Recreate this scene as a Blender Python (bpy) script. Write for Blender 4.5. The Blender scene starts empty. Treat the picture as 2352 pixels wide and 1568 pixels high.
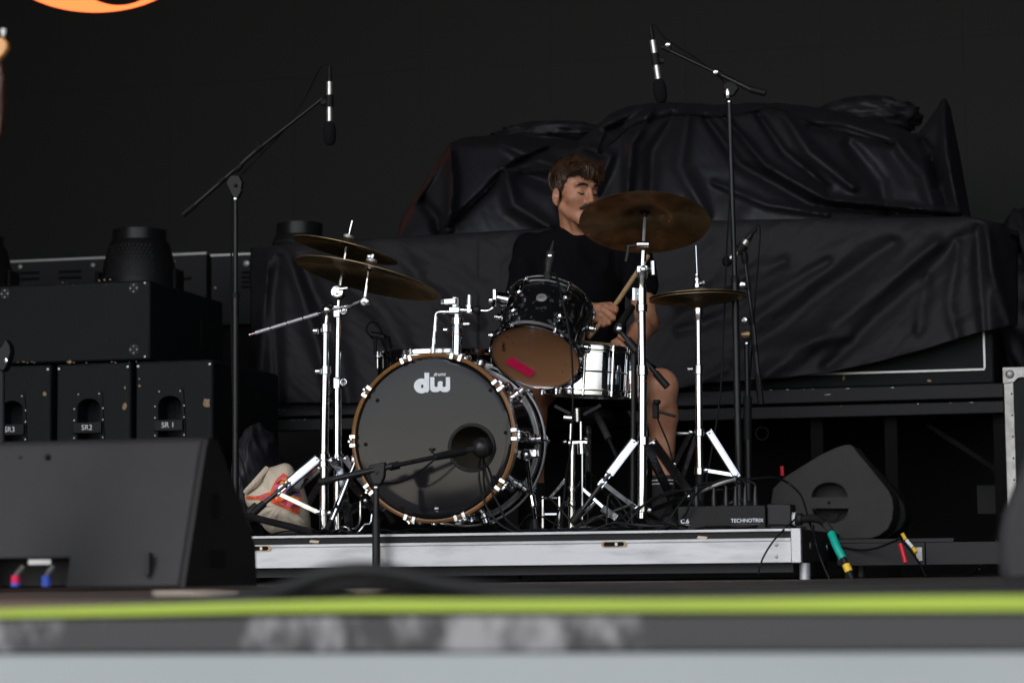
import bpy, math, random
import numpy as np
from mathutils import Vector, Matrix, noise
random.seed(7)
R = math.radians
SC = bpy.context.scene
COL = SC.collection

# ------------------------------------------------------------------ camera
CAM_H = 0.030
YAW, PITCH, ROLL = R(13.5), R(5.46), R(0.60)
FOC = 85.0
FP = FOC / 36.0 * 2352.0            # focal length in reference pixels (2352 wide)
_F0 = Vector((-math.sin(YAW), math.cos(YAW), 0))
_R0 = Vector((math.cos(YAW), math.sin(YAW), 0))
_U0 = Vector((0, 0, 1))
CF = _F0 * math.cos(PITCH) + _U0 * math.sin(PITCH)
_U1 = _U0 * math.cos(PITCH) - _F0 * math.sin(PITCH)
CU = _U1 * math.cos(ROLL) + _R0 * math.sin(ROLL)
CR = _R0 * math.cos(ROLL) - _U1 * math.sin(ROLL)
CAMP = Vector((0, 0, CAM_H))
cam = bpy.data.cameras.new('camera')
cam.lens = FOC; cam.sensor_width = 36.0; cam.clip_end = 500; cam.clip_start = 0.05
cam.dof.use_dof = True; cam.dof.focus_distance = 8.4; cam.dof.aperture_fstop = 3.5
camo = bpy.data.objects.new('camera', cam); COL.objects.link(camo)
M4 = Matrix((CR, CU, -CF)).transposed().to_4x4(); M4.translation = CAMP
camo.matrix_world = M4
SC.camera = camo

# ------------------------------------------------------------------ light
SUN_EL, SUN_AZ = R(38), R(200)      # azimuth clockwise from +Y (north): light comes from behind the camera, a bit left
world = bpy.data.worlds.new('World'); SC.world = world; world.use_nodes = True
nt = world.node_tree; nt.nodes.clear()
sky = nt.nodes.new('ShaderNodeTexSky'); sky.sky_type = 'NISHITA'; sky.sun_disc = False
sky.sun_elevation = SUN_EL; sky.sun_rotation = SUN_AZ
sky.air_density = 1.0; sky.dust_density = .7; sky.ozone_density = 1.0
hs = nt.nodes.new('ShaderNodeHueSaturation'); hs.inputs['Saturation'].default_value = 0.42
bg = nt.nodes.new('ShaderNodeBackground'); bg.inputs['Strength'].default_value = 0.15
wo = nt.nodes.new('ShaderNodeOutputWorld')
nt.links.new(sky.outputs[0], hs.inputs['Color']); nt.links.new(hs.outputs[0], bg.inputs[0]); nt.links.new(bg.outputs[0], wo.inputs[0])
sun = bpy.data.lights.new('sun', 'SUN'); sun.energy = 0.7; sun.angle = R(25); sun.color = (1, .97, .93)
suno = bpy.data.objects.new('sun', sun); COL.objects.link(suno)
_sd = Vector((math.sin(SUN_AZ) * math.cos(SUN_EL), math.cos(SUN_AZ) * math.cos(SUN_EL), math.sin(SUN_EL)))
suno.rotation_euler = _sd.to_track_quat('Z', 'Y').to_euler(); suno.location = (0, -5, 8)
SC.view_settings.view_transform = 'Standard'; SC.view_settings.look = 'None'
SC.view_settings.gamma = 1; SC.view_settings.exposure = 0.92; SC.view_settings.use_curve_mapping = False
SC.render.engine = 'CYCLES'
try:
    SC.cycles.use_denoising = True; SC.cycles.max_bounces = 6; SC.cycles.glossy_bounces = 4
except Exception: pass

# ------------------------------------------------------------------ helpers
def V(px, py, Y):
    d = CF + CR * ((px - 1176) / FP) - CU * ((py - 784) / FP)
    return CAMP + d * (Y / d.y)
def Vz(px, z, Y):
    a, b = V(px, 1200, Y), V(px, 1300, Y)
    return V(px, 1200 + (z - a.z) / (b.z - a.z) * 100, Y)
def cdir(r, u, f): return (CR * r + CU * u + CF * f).normalized()
def lerp(a, b, t): return a + (b - a) * t

def catmull(P, n=6):
    P = [Vector(p) for p in P]
    if len(P) < 3: return P
    Q = [P[0] * 2 - P[1]] + P + [P[-1] * 2 - P[-2]]
    out = []
    for i in range(1, len(Q) - 2):
        a, b, c, d = Q[i - 1:i + 3]
        for k in range(n):
            t = k / n
            out.append(.5 * ((2 * b) + (c - a) * t + (2 * a - 5 * b + 4 * c - d) * t * t + (3 * b - a - 3 * c + d) * t ** 3))
    out.append(P[-1]); return out

def perp(a):
    a = a.normalized()
    u = a.cross(Vector((0, 0, 1)))
    if u.length < 1e-3: u = a.cross(Vector((0, 1, 0)))
    u.normalize(); return u, a.cross(u).normalized()

class MB:
    def __init__(s): s.v = []; s.f = []
    def tube(s, pts, r, n=10, cap=True, smooth=0):
        pts = [Vector(p) for p in pts]
        if smooth: pts = catmull(pts, smooth)
        m = len(pts); rs = r if isinstance(r, (list, tuple)) else [r] * m
        if len(rs) != m: rs = [np.interp(i / (m - 1), np.linspace(0, 1, len(rs)), rs) for i in range(m)]
        u = None; b0 = len(s.v)
        for i, p in enumerate(pts):
            t = (pts[min(i + 1, m - 1)] - pts[max(i - 1, 0)])
            if t.length < 1e-9: t = Vector((0, 0, 1))
            t.normalize()
            if u is None: u, w = perp(t)
            else:
                u = (u - t * u.dot(t)); u = u.normalized() if u.length > 1e-6 else perp(t)[0]
                w = t.cross(u)
            for k in range(n):
                a = 2 * math.pi * k / n
                s.v.append(p + (u * math.cos(a) + w * math.sin(a)) * rs[i])
        for i in range(m - 1):
            for k in range(n):
                a = b0 + i * n + k; b = b0 + i * n + (k + 1) % n
                s.f.append((a, b, b + n, a + n))
        if cap:
            s.f.append(tuple(b0 + k for k in range(n))[::-1]); s.f.append(tuple(b0 + (m - 1) * n + k for k in range(n)))
        return s
    def lathe(s, o, ax, prof, n=20, cap=True):
        o = Vector(o); ax = Vector(ax).normalized(); u, w = perp(ax); b0 = len(s.v); m = len(prof)
        for r, h in prof:
            for k in range(n):
                a = 2 * math.pi * k / n
                s.v.append(o + ax * h + (u * math.cos(a) + w * math.sin(a)) * max(r, 1e-5))
        for i in range(m - 1):
            for k in range(n):
                a = b0 + i * n + k; b = b0 + i * n + (k + 1) % n
                s.f.append((a, b, b + n, a + n))
        if cap:
            s.f.append(tuple(b0 + k for k in range(n))[::-1]); s.f.append(tuple(b0 + (m - 1) * n + k for k in range(n)))
        return s
    def sphere(s, c, r, n=14, sq=(1, 1, 1), ax=(0, 0, 1)):
        c = Vector(c)
        prof = [(r * math.sin(math.pi * i / (n // 2 + 1)), -r * math.cos(math.pi * i / (n // 2 + 1)) * sq[2]) for i in range(n // 2 + 2)]
        return s.lathe(c, ax, prof, n, cap=False)
    def box(s, a, b):
        x0, x1 = sorted((a[0], b[0])); y0, y1 = sorted((a[1], b[1])); z0, z1 = sorted((a[2], b[2]))
        i = len(s.v)
        s.v += [Vector(q) for q in ((x0, y0, z0), (x1, y0, z0), (x1, y1, z0), (x0, y1, z0), (x0, y0, z1), (x1, y0, z1), (x1, y1, z1), (x0, y1, z1))]
        s.f += [tuple(i + k for k in q) for q in ((3, 2, 1, 0), (4, 5, 6, 7), (0, 1, 5, 4), (1, 2, 6, 5), (2, 3, 7, 6), (3, 0, 4, 7))]
        return s
    def bar(s, p0, p1, w, t, up=None):
        p0, p1 = Vector(p0), Vector(p1); a = (p1 - p0).normalized()
        if up is None: u, v = perp(a)
        else:
            v = Vector(up); v = (v - a * v.dot(a)).normalized(); u = a.cross(v)
        i = len(s.v)
        for p in (p0, p1):
            for su, sv in ((-1, -1), (1, -1), (1, 1), (-1, 1)):
                s.v.append(p + u * su * w / 2 + v * sv * t / 2)
        s.f += [tuple(i + k for k in q) for q in ((3, 2, 1, 0), (4, 5, 6, 7), (0, 1, 5, 4), (1, 2, 6, 5), (2, 3, 7, 6), (3, 0, 4, 7))]
        return s
    def prism(s, pts, d):
        """closed outline pts (3D, coplanar) extruded by vector d"""
        i = len(s.v); n = len(pts); d = Vector(d)
        s.v += [Vector(p) for p in pts] + [Vector(p) + d for p in pts]
        s.f.append(tuple(range(i, i + n))[::-1]); s.f.append(tuple(range(i + n, i + 2 * n)))
        for k in range(n):
            a, b = i + k, i + (k + 1) % n
            s.f.append((a, b, b + n, a + n))
        return s
    def torus(s, c, ax, Rr, r, n=48, m=8, a0=0, a1=2 * math.pi, sx=1.0):
        c = Vector(c); ax = Vector(ax).normalized(); u, w = perp(ax)
        full = abs(a1 - a0 - 2 * math.pi) < 1e-6
        k = n if full else n + 1; b0 = len(s.v)
        for i in range(k):
            a = a0 + (a1 - a0) * i / n; d = u * math.cos(a) + w * math.sin(a)
            for j in range(m):
                b = 2 * math.pi * j / m
                s.v.append(c + d * (Rr + r * math.cos(b)) + ax * r * sx * math.sin(b))
        for i in range(n):
            i2 = (i + 1) % k
            for j in range(m):
                j2 = (j + 1) % m
                s.f.append((b0 + i * m + j, b0 + i2 * m + j, b0 + i2 * m + j2, b0 + i * m + j2))
        return s
    def build(s, name, m, parent=None, bevel=0, origin=None, ang=35, solid=0, kind=None, label=None):
        org = Vector((0, 0, 0))
        if parent is not None:
            r = parent
            while r.parent is not None: r = r.parent
            org = Vector(r['_o']) if '_o' in r else Vector(r.location)
        elif origin is not None: org = Vector(origin)
        me = bpy.data.meshes.new(name)
        me.from_pydata([tuple(v - org) for v in s.v], [], s.f); me.validate(); 
        bm_fix(me)
        me.materials.append(m)
        for p in me.polygons: p.use_smooth = True
        try: me.set_sharp_from_angle(angle=R(ang))
        except Exception: pass
        o = bpy.data.objects.new(name, me); COL.objects.link(o)
        if parent is not None: o.parent = parent
        else: o.location = org
        if bevel:
            b = o.modifiers.new('bevel', 'BEVEL'); b.width = bevel; b.segments = 2; b.limit_method = 'ANGLE'; b.angle_limit = R(40)
        if solid:
            b = o.modifiers.new('solid', 'SOLIDIFY'); b.thickness = solid
        if kind: o['kind'] = kind
        if label: o['label'] = label
        return o
import bmesh
def bm_fix(me):
    b = bmesh.new(); b.from_mesh(me); bmesh.ops.recalc_face_normals(b, faces=b.faces); b.to_mesh(me); b.free()

def T(name, label, cat, loc, group=None):
    o = bpy.data.objects.new(name, None); COL.objects.link(o); o.location = Vector(loc); o.empty_display_size = .05
    o['label'] = label; o['category'] = cat
    if group: o['group'] = group
    return o
def tag(o, label, cat, group=None):
    o['label'] = label; o['category'] = cat
    if group: o['group'] = group
    return o
def struct(name, mb, m, **k):
    o = mb.build(name, m, None, **k); o['kind'] = 'structure'; return o
def cut(o, mb):
    """boolean-cut the shape mb out of object o, applied at once"""
    r = o
    while r.parent is not None: r = r.parent
    c = mb.build('cutter', MAT['black'], None)
    c.location = -Vector(r.location) if o is not r else Vector(-r.location)
    saved = o.parent; loc = o.location.copy()
    o.parent = None; o.location = (0, 0, 0)
    mo = o.modifiers.new('b', 'BOOLEAN'); mo.operation = 'DIFFERENCE'; mo.object = c; mo.solver = 'EXACT'
    bev = [m for m in o.modifiers if m.type == 'BEVEL']
    for m in bev: m.show_viewport = False
    bpy.context.view_layer.update()
    me = bpy.data.meshes.new_from_object(o.evaluated_get(bpy.context.evaluated_depsgraph_get()))
    o.modifiers.remove(mo); o.data = me
    for m in bev: m.show_viewport = True
    try: me.set_sharp_from_angle(angle=R(35))
    except Exception: pass
    bpy.data.objects.remove(c, do_unlink=True)
    o.parent = saved; o.location = loc

# ------------------------------------------------------------------ materials
def mat(name, c, rough=.5, metal=0., c2=None, sc=8., mix=(.4, .7), bump=0., bsc=60., spec=.5, rough2=None, coat=0., emit=None, stretch=(1, 1, 1), det=6):
    m = bpy.data.materials.new(name); m.use_nodes = True; t = m.node_tree; n = t.nodes; p = n['Principled BSDF']
    p.inputs['Base Color'].default_value = (*c, 1); p.inputs['Roughness'].default_value = rough; p.inputs['Metallic'].default_value = metal
    p.inputs['Specular IOR Level'].default_value = spec
    p.inputs['Coat Weight'].default_value = coat; p.inputs['Coat Roughness'].default_value = .08
    tc = n.new('ShaderNodeTexCoord'); mp = n.new('ShaderNodeMapping'); mp.inputs['Scale'].default_value = stretch
    t.links.new(tc.outputs['Object'], mp.inputs[0])
    if c2 is not None or rough2 is not None:
        no = n.new('ShaderNodeTexNoise'); no.inputs['Scale'].default_value = sc; no.inputs['Detail'].default_value = det
        t.links.new(mp.outputs[0], no.inputs['Vector'])
        mr = n.new('ShaderNodeMapRange'); mr.inputs[1].default_value = mix[0]; mr.inputs[2].default_value = mix[1]
        t.links.new(no.outputs['Fac'], mr.inputs[0])
        if c2 is not None:
            mx = n.new('ShaderNodeMix'); mx.data_type = 'RGBA'
            mx.inputs[6].default_value = (*c, 1); mx.inputs[7].default_value = (*c2, 1)
            t.links.new(mr.outputs[0], mx.inputs[0]); t.links.new(mx.outputs[2], p.inputs['Base Color'])
        if rough2 is not None:
            m2 = n.new('ShaderNodeMapRange'); m2.inputs[3].default_value = rough; m2.inputs[4].default_value = rough2
            t.links.new(mr.outputs[0], m2.inputs[0]); t.links.new(m2.outputs[0], p.inputs['Roughness'])
    if bump:
        nb = n.new('ShaderNodeTexNoise'); nb.inputs['Scale'].default_value = bsc; nb.inputs['Detail'].default_value = 4
        t.links.new(mp.outputs[0], nb.inputs['Vector'])
        bp = n.new('ShaderNodeBump'); bp.inputs['Strength'].default_value = bump; bp.inputs['Distance'].default_value = .004
        t.links.new(nb.outputs['Fac'], bp.inputs['Height']); t.links.new(bp.outputs[0], p.inputs['Normal'])
    if emit:
        p.inputs['Emission Color'].default_value = (*emit[0], 1); p.inputs['Emission Strength'].default_value = emit[1]
    return m
MAT = {}
MAT['black'] = mat('black paint', (.010, .010, .011), .5, spec=.3)
MAT['deep'] = mat('matt black', (.006, .006, .006), .9, spec=.2)
MAT['stand'] = mat('black powder coat tube', (.010, .010, .011), .38, c2=(.016, .016, .017), sc=30, spec=.35)
MAT['rubber'] = mat('black rubber', (.009, .009, .0095), .6, bump=.3, bsc=200, spec=.25)
MAT['cable'] = mat('cable jacket', (.007, .0075, .0085), .5, spec=.2)
MAT['foam'] = mat('foam windscreen', (.008, .008, .009), .95, bump=.8, bsc=400, spec=.2)
MAT['chrome'] = mat('chrome', (.68, .69, .72), .07, 1., rough2=.2, sc=40)
MAT['chromed'] = mat('worn chrome', (.62, .64, .68), .14, 1., c2=(.75, .76, .78), sc=60, rough2=.28)
MAT['alu'] = mat('aluminium profile', (.50, .50, .52), .42, .5, c2=(.30, .30, .32), sc=4., mix=(.48, .80), bump=.15, bsc=90, stretch=(1, 1, 5), rough2=.55)
MAT['alud'] = mat('dull aluminium', (.42, .41, .40), .5, .6, c2=(.25, .24, .23), sc=25)
MAT['nickel'] = mat('nickel microphone body', (.66, .62, .58), .3, .75, c2=(.6, .57, .54), sc=30)
MAT['silver'] = mat('silver paint', (.55, .55, .54), .4, .4)
MAT['wood_hoop'] = mat('amber hoop veneer', (.22, .105, .036), .3, c2=(.15, .066, .02), sc=14, mix=(.35, .7), stretch=(1, 1, 1), coat=.5)
MAT['head'] = mat('black gloss drum film', (.010, .0098, .0120), .085, spec=.22, rough2=.11, sc=5)
MAT['print'] = mat('white print', (.72, .75, .80), .45, c2=(.62, .65, .70), sc=90)
MAT['shell'] = mat('black pearl wrap', (.006, .006, .007), .1, c2=(.05, .055, .055), sc=42, mix=(.56, .66), coat=.6, det=3)
MAT['tomhead'] = mat('amber translucent film', (.33, .165, .085), .22, c2=(.26, .12, .058), sc=5, mix=(.3, .7), coat=.3)
MAT['coated'] = mat('coated drum skin', (.55, .48, .36), .6)
MAT['pink'] = mat('pink gaffer tape', (.92, .014, .12), .55, c2=(.85, .012, .10), sc=60, bump=.3, bsc=120)
MAT['snare'] = mat('polished chrome shell', (.62, .67, .76), .045, 1.)
def brass(name, c, c2):
    m = mat(name, c, .27, .92, c2=c2, sc=16, mix=(.35, .68), rough2=.48)
    n = m.node_tree.nodes; p = n['Principled BSDF']; p.inputs['Anisotropic'].default_value = .85
    tg = n.new('ShaderNodeTangent'); tg.direction_type = 'RADIAL'; tg.axis = 'Z'; m.node_tree.links.new(tg.outputs[0], p.inputs['Tangent'])
    return m
MAT['brass'] = brass('dark bronze cymbal', (.36, .255, .14), (.17, .12, .065))
MAT['brass2'] = brass('bronze cymbal', (.42, .30, .16), (.27, .19, .10))
MAT['cloth'] = mat('black satin cover', (.0190, .0185, .0230), .52, c2=(.0230, .0225, .0275), sc=3, bump=.18, bsc=14, spec=.34)
MAT['cloth2'] = mat('charcoal canvas cover', (.0175, .0165, .0200), .58, c2=(.0225, .0215, .0250), sc=4, bump=.2, bsc=24, spec=.2)
MAT['cab'] = mat('blue black cabinet paint', (.0065, .009, .0105), .58, c2=(.010, .012, .013), sc=5, mix=(.3, .75), bump=.35, bsc=150, rough2=.7, spec=.16)
MAT['ply'] = mat('chipped plywood', (.32, .21, .12), .8, c2=(.2, .13, .07), sc=40)
MAT['amp'] = mat('charcoal metal casing', (.022, .022, .024), .55, .0, c2=(.030, .029, .030), sc=4, rough2=.65, spec=.2)
MAT['wedge'] = mat('dark grey speaker paint', (.030, .0285, .0285), .62, c2=(.035, .033, .033), sc=8, bump=.6, bsc=260, spec=.25)
MAT['wedge2'] = mat('grey speaker grille', (.022, .0215, .023), .62, c2=(.026, .025, .0265), sc=5, bump=.4, bsc=260, spec=.3)
MAT['cream'] = mat('cream canvas', (.58, .49, .39), .85, c2=(.50, .42, .33), sc=9, bump=.5, bsc=60)
MAT['bag_o'] = mat('orange red print', (.78, .10, .025), .7)
MAT['bag_b'] = mat('blue print', (.12, .20, .60), .7)
MAT['bag_y'] = mat('amber print', (.85, .33, .02), .7)
MAT['bag_p'] = mat('pink print', (.62, .12, .22), .7)
MAT['teal'] = mat('teal sleeve', (.0, .34, .26), .5)
MAT['yellow'] = mat('yellow sleeve', (.78, .50, .03), .5)
MAT['red'] = mat('red sleeve', (.62, .01, .03), .5)
MAT['blue'] = mat('blue ring', (.04, .10, .55), .5)
MAT['white'] = mat('white tape', (.72, .72, .72), .6)
MAT['stick'] = mat('hickory stick', (.50, .33, .17), .5, c2=(.40, .25, .12), sc=60, stretch=(1, 1, .2))
MAT['shirt'] = mat('black cotton', (.0045, .0045, .0055), .9, c2=(.006, .006, .007), sc=6, bump=.4, bsc=30, spec=.05)
MAT['sock'] = mat('black sock', (.012, .012, .013), .9)
MAT['hairm'] = mat('brown hair', (.060, .028, .014), .5, c2=(.018, .008, .005), sc=70, mix=(.35, .65), stretch=(1, 1, .35), spec=.4)
MAT['hairl'] = mat('lighter brown hair', (.13, .064, .032), .45, c2=(.07, .033, .017), sc=60, spec=.4)
MAT['beard'] = mat('dark facial hair', (.022, .012, .008), .7)
MAT['tape_y'] = mat('yellow green tape', (.30, .40, .03), .5, c2=(.26, .34, .028), sc=3, mix=(.4, .8))
MAT['amber'] = mat('amber wood lacquer', (.62, .30, .07), .3, c2=(.5, .2, .04), sc=10, coat=.4)
MAT['neck'] = mat('dark neck wood', (.05, .018, .01), .5)
def skin():
    m = mat('skin', (.53, .26, .16), .46, c2=(.42, .175, .10), sc=16, mix=(.35, .7), bump=.45, bsc=120, spec=.42)
    p = m.node_tree.nodes['Principled BSDF']
    p.inputs['Subsurface Weight'].default_value = .06; p.inputs['Subsurface Radius'].default_value = (.012, .005, .003)
    return m
MAT['skin'] = skin()
MAT['skin_leg'] = MAT['skin']
MAT['lip'] = mat('lips', (.36, .12, .09), .45)
# scuffed stage lip: light scrape marks on dark rubber
def scuffed():
    m = mat('scuffed black edge', (.045, .044, .045), .7); t = m.node_tree; n = t.nodes; p = n['Principled BSDF']
    tc = n.new('ShaderNodeTexCoord'); mp = n.new('ShaderNodeMapping'); mp.inputs['Scale'].default_value = (11, 1, 6); mp.inputs['Rotation'].default_value = (0, R(24), 0); mp.inputs['Location'].default_value = (4.6, 0, 1.3)
    t.links.new(tc.outputs['Object'], mp.inputs[0])
    a = n.new('ShaderNodeTexNoise'); a.inputs['Scale'].default_value = 1.6; a.inputs['Detail'].default_value = 7; a.inputs['Roughness'].default_value = .68
    b = n.new('ShaderNodeTexNoise'); b.inputs['Scale'].default_value = .20; b.inputs['Detail'].default_value = 2
    t.links.new(mp.outputs[0], a.inputs[0]); t.links.new(mp.outputs[0], b.inputs[0])
    ad = n.new('ShaderNodeMath'); ad.operation = 'MULTIPLY_ADD'; t.links.new(b.outputs[0], ad.inputs[0]); ad.inputs[1].default_value = 1.5; t.links.new(a.outputs[0], ad.inputs[2])
    r = n.new('ShaderNodeMapRange'); r.inputs[1].default_value = 1.28; r.inputs[2].default_value = 1.46
    t.links.new(ad.outputs[0], r.inputs[0])
    mx = n.new('ShaderNodeMix'); mx.data_type = 'RGBA'; mx.inputs[6].default_value = (.035, .034, .035, 1); mx.inputs[7].default_value = (.25, .24, .245, 1)
    t.links.new(r.outputs[0], mx.inputs[0]); t.links.new(mx.outputs[2], p.inputs['Base Color'])
    return m
MAT['lip_rubber'] = scuffed()
MAT['fascia'] = mat('pale grey stage skirt', (.30, .32, .33), .65, c2=(.275, .295, .305), sc=2, mix=(.4, .7))
MAT['floor'] = mat('worn dark plywood floor', (.030, .027, .026), .6, c2=(.15, .085, .05), sc=1.6, mix=(.52, .68), bump=.3, bsc=30, stretch=(.5, 1.2, 1))
MAT['stagewall'] = mat('black stage drape', (.010, .010, .011), .9, spec=.2)
MAT['ground'] = mat('trodden grass ground', (.09, .10, .05), .95, c2=(.16, .13, .09), sc=.6)
# LED wall: dark face with a fine dot raster
def ledmat():
    m = mat('dark pixel face', (.012, .012, .011), .62, spec=.25); t = m.node_tree; n = t.nodes; p = n['Principled BSDF']
    tc = n.new('ShaderNodeTexCoord'); mp = n.new('ShaderNodeMapping'); mp.inputs['Scale'].default_value = (1, 1, 1)
    t.links.new(tc.outputs['Object'], mp.inputs[0])
    sp = n.new('ShaderNodeSeparateXYZ'); t.links.new(mp.outputs[0], sp.inputs[0])
    def wave(out):
        mu = n.new('ShaderNodeMath'); mu.operation = 'MULTIPLY'; mu.inputs[1].default_value = 2 * math.pi / .0125; t.links.new(out, mu.inputs[0])
        si = n.new('ShaderNodeMath'); si.operation = 'SINE'; t.links.new(mu.outputs[0], si.inputs[0]); return si
    a, b = wave(sp.outputs[0]), wave(sp.outputs[2])
    ml = n.new('ShaderNodeMath'); ml.operation = 'ADD'; t.links.new(a.outputs[0], ml.inputs[0]); t.links.new(b.outputs[0], ml.inputs[1])
    r = n.new('ShaderNodeMapRange'); r.inputs[1].default_value = .6; r.inputs[2].default_value = 1.9; t.links.new(ml.outputs[0], r.inputs[0])
    mx = n.new('ShaderNodeMix'); mx.data_type = 'RGBA'; mx.inputs[6].default_value = (.0062, .0062, .0058, 1); mx.inputs[7].default_value = (.042, .043, .040, 1)
    t.links.new(r.outputs[0], mx.inputs[0]); t.links.new(mx.outputs[2], p.inputs['Base Color'])
    return m
MAT['led'] = ledmat()
MAT['logo'] = mat('lit orange pixels', (.1, .03, .01), .6, emit=((1., .17, .045), 1.3))

def text_mesh(name, s, o, ux, uy, h, m, parent, align='CENTER', bold=0, depth=.0006, shear=0):
    """flat lettering s of cap height h, centred on o, running along ux with up uy"""
    cu = bpy.data.curves.new(name, 'FONT'); cu.body = s; cu.size = 1; cu.align_x = align; cu.align_y = 'CENTER'; cu.offset = bold; cu.shear = shear
    ob = bpy.data.objects.new(name, cu); COL.objects.link(ob)
    me = bpy.data.meshes.new_from_object(ob.evaluated_get(bpy.context.evaluated_depsgraph_get()))
    bpy.data.objects.remove(ob, do_unlink=True)
    ux = Vector(ux).normalized(); uy = Vector(uy).normalized(); k = h / .7
    b = MB()
    b.v = [Vector(o) + ux * v.co.x * k + uy * v.co.y * k for v in me.vertices]
    b.f = [tuple(p.vertices) for p in me.polygons]
    return b.build(name, m, parent)

# ------------------------------------------------------------------ the big structure
LIPY = 2.90
ZFL = 0.0
struct('ground', MB().box((-120, -120, -1.62), (120, 150, -1.60)), MAT['ground'])
struct('stage_floor', MB().box((-7.5, LIPY + .006, -.02), (4.2, 14.2, 0)), MAT['floor'])
struct('unseen_stage_roof', MB().box((-9.6, 1.2, 6.2), (7.6, 14.4, 6.35)), MAT['stagewall'])  # unseen roof, reaches forward to block high sky light
struct('unseen_wall_left', MB().box((-7.65, 2.4, -1.6), (-7.5, 14.3, 6.2)), MAT['stagewall'])  # unseen side wall, run forward to narrow the light opening
struct('unseen_wall_right', MB().box((4.2, 2.4, -1.6), (4.35, 14.3, 6.2)), MAT['stagewall'])  # unseen side wall, set close in to darken faces turned right
struct('stage_wall_back', MB().box((-7.5, 14.2, -1.6), (4.2, 14.35, 6.2)), MAT['stagewall'])

# stage front edge: yellow-green tape strip, scuffed rubber lip, pale skirt
e = T('stage_edge', 'blurred stage front edge, scuffed black lip with a yellow-green tape line along it', 'stage edge', (-1, LIPY, 0))
zt = [V(-300, 1374, LIPY).z, V(1176, 1369, LIPY).z]
ztop = V(1176, 1372, LIPY).z
zl0 = V(1176, 1410, LIPY).z; zl1 = V(1176, 1496, LIPY).z
b = MB(); b.box((-4.2, LIPY - .03, zl1), (3.0, LIPY + .3, -.022)); b.build('lip', MAT['lip_rubber'], e, bevel=.004)
pts_t = [(-60, 1401), (300, 1390), (560, 1382), (830, 1375), (1176, 1376), (1700, 1374), (2100, 1369), (2420, 1366)]
pts_b = [(-60, 1418), (300, 1412), (560, 1406), (830, 1403), (1176, 1403), (1700, 1403), (2100, 1402), (2420, 1401)]
yt = LIPY - .034
up_ = [V(a, c, yt) for a, c in pts_t]; lo_ = [V(a, c, yt) for a, c in pts_b]
b = MB(); b.prism(up_ + lo_[::-1], (0, .036, 0)); b.build('tape_strip', MAT['tape_y'], e)
b = MB(); b.box((-4.2, LIPY - .026, -1.6), (3.0, LIPY + .1, zl1 - .0015)); b.build('skirt_panel', MAT['fascia'], e)

# ---- LED wall
LY = 12.5
led = T('video_wall', 'huge dark video screen behind the band with part of an orange letter lit', 'video screen', (-3, LY, 0))
x0 = V(-160, 500, LY).x; x1 = V(2560, 500, LY).x; zb = V(300, 600, LY).z
nx = 9; nz = 5; w_ = (x1 - x0) / nx; hh = .98
for i in range(nx):
    for j in range(nz):
        b = MB(); b.box((x0 + i * w_ + .0004, LY, zb + j * hh + .0004), (x0 + (i + 1) * w_ - .0004, LY + .09, zb + (j + 1) * hh - .0004))
        b.build('screen_panel', MAT['led'], led)
b = MB(); n = 72
ou = [V(219 + 222 * math.cos(a), -101 + 130 * math.sin(a), LY - .004) for a in np.linspace(0, 2 * math.pi, n, endpoint=False)]
inn = [V(272 + 107 * math.cos(a), -82 + 95 * math.sin(a), LY - .004) for a in np.linspace(0, 2 * math.pi, n, endpoint=False)]
b.v = ou + inn; b.f = [(i, (i + 1) % n, n + (i + 1) % n, n + i) for i in range(n)]
b.build('lit_letter', MAT['logo'], led)

# ---- metal housings under the screen
def metal_housing(pxa, pxb, pya, pyb, Y, label, vents, screws):
    A = V(pxa, pya, Y); B = V(pxb, pya, Y); z1 = V((pxa + pxb) / 2, pya, Y).z; z0 = V((pxa + pxb) / 2, pyb, Y).z
    t = T('metal_housing', label, 'metal housing', ((A.x + B.x) / 2, Y, 0), 'metal housings under the screen')
    c = MB().box((A.x, Y, z0), (B.x, Y + .4, z1)).build('casing', MAT['amp'], t, bevel=.006)
    MB().box((A.x, Y - .004, z1 - .006), (B.x, Y + .02, z1 + .004)).build('top_trim', MAT['silver'], t)
    MB().box((A.x + .02, Y + .05, 0), (B.x - .02, Y + .35, z0 - .002)).build('support', MAT['deep'], t)
    for px, py, w in vents:
        p = V(px, py, Y); MB().box((p.x - w / 2, Y - .003, p.z - .007), (p.x + w / 2, Y + .03, p.z + .007)).build('vent_slot', MAT['deep'], t)
    for px, py, r in screws:
        p = V(px, py, Y); MB().lathe(p + Vector((0, -.001, 0)), (0, -1, 0), [(r, 0), (r, .004), (r * .6, .007), (0, .008)], 12).build('screw', MAT['silver'], t)
    return t
metal_housing(12, 474, 591, 740, 11.9, 'long charcoal metal housing with slotted vents left of the tall mic stand', [(65, 627, .13), (65, 641, .13), (161, 624, .13), (161, 638, .13), (420, 640, .1)], [(47, 613, .011), (214, 609, .011), (185, 594, .006), (400, 600, .006)])
metal_housing(484, 640, 583, 745, 11.9, 'charcoal metal housing with stacked slots directly behind the tall mic stand', [(590, 625, .17), (590, 636, .17), (590, 647, .17), (590, 658, .17)], [(566, 605, .016), (495, 661, .006)])

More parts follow.
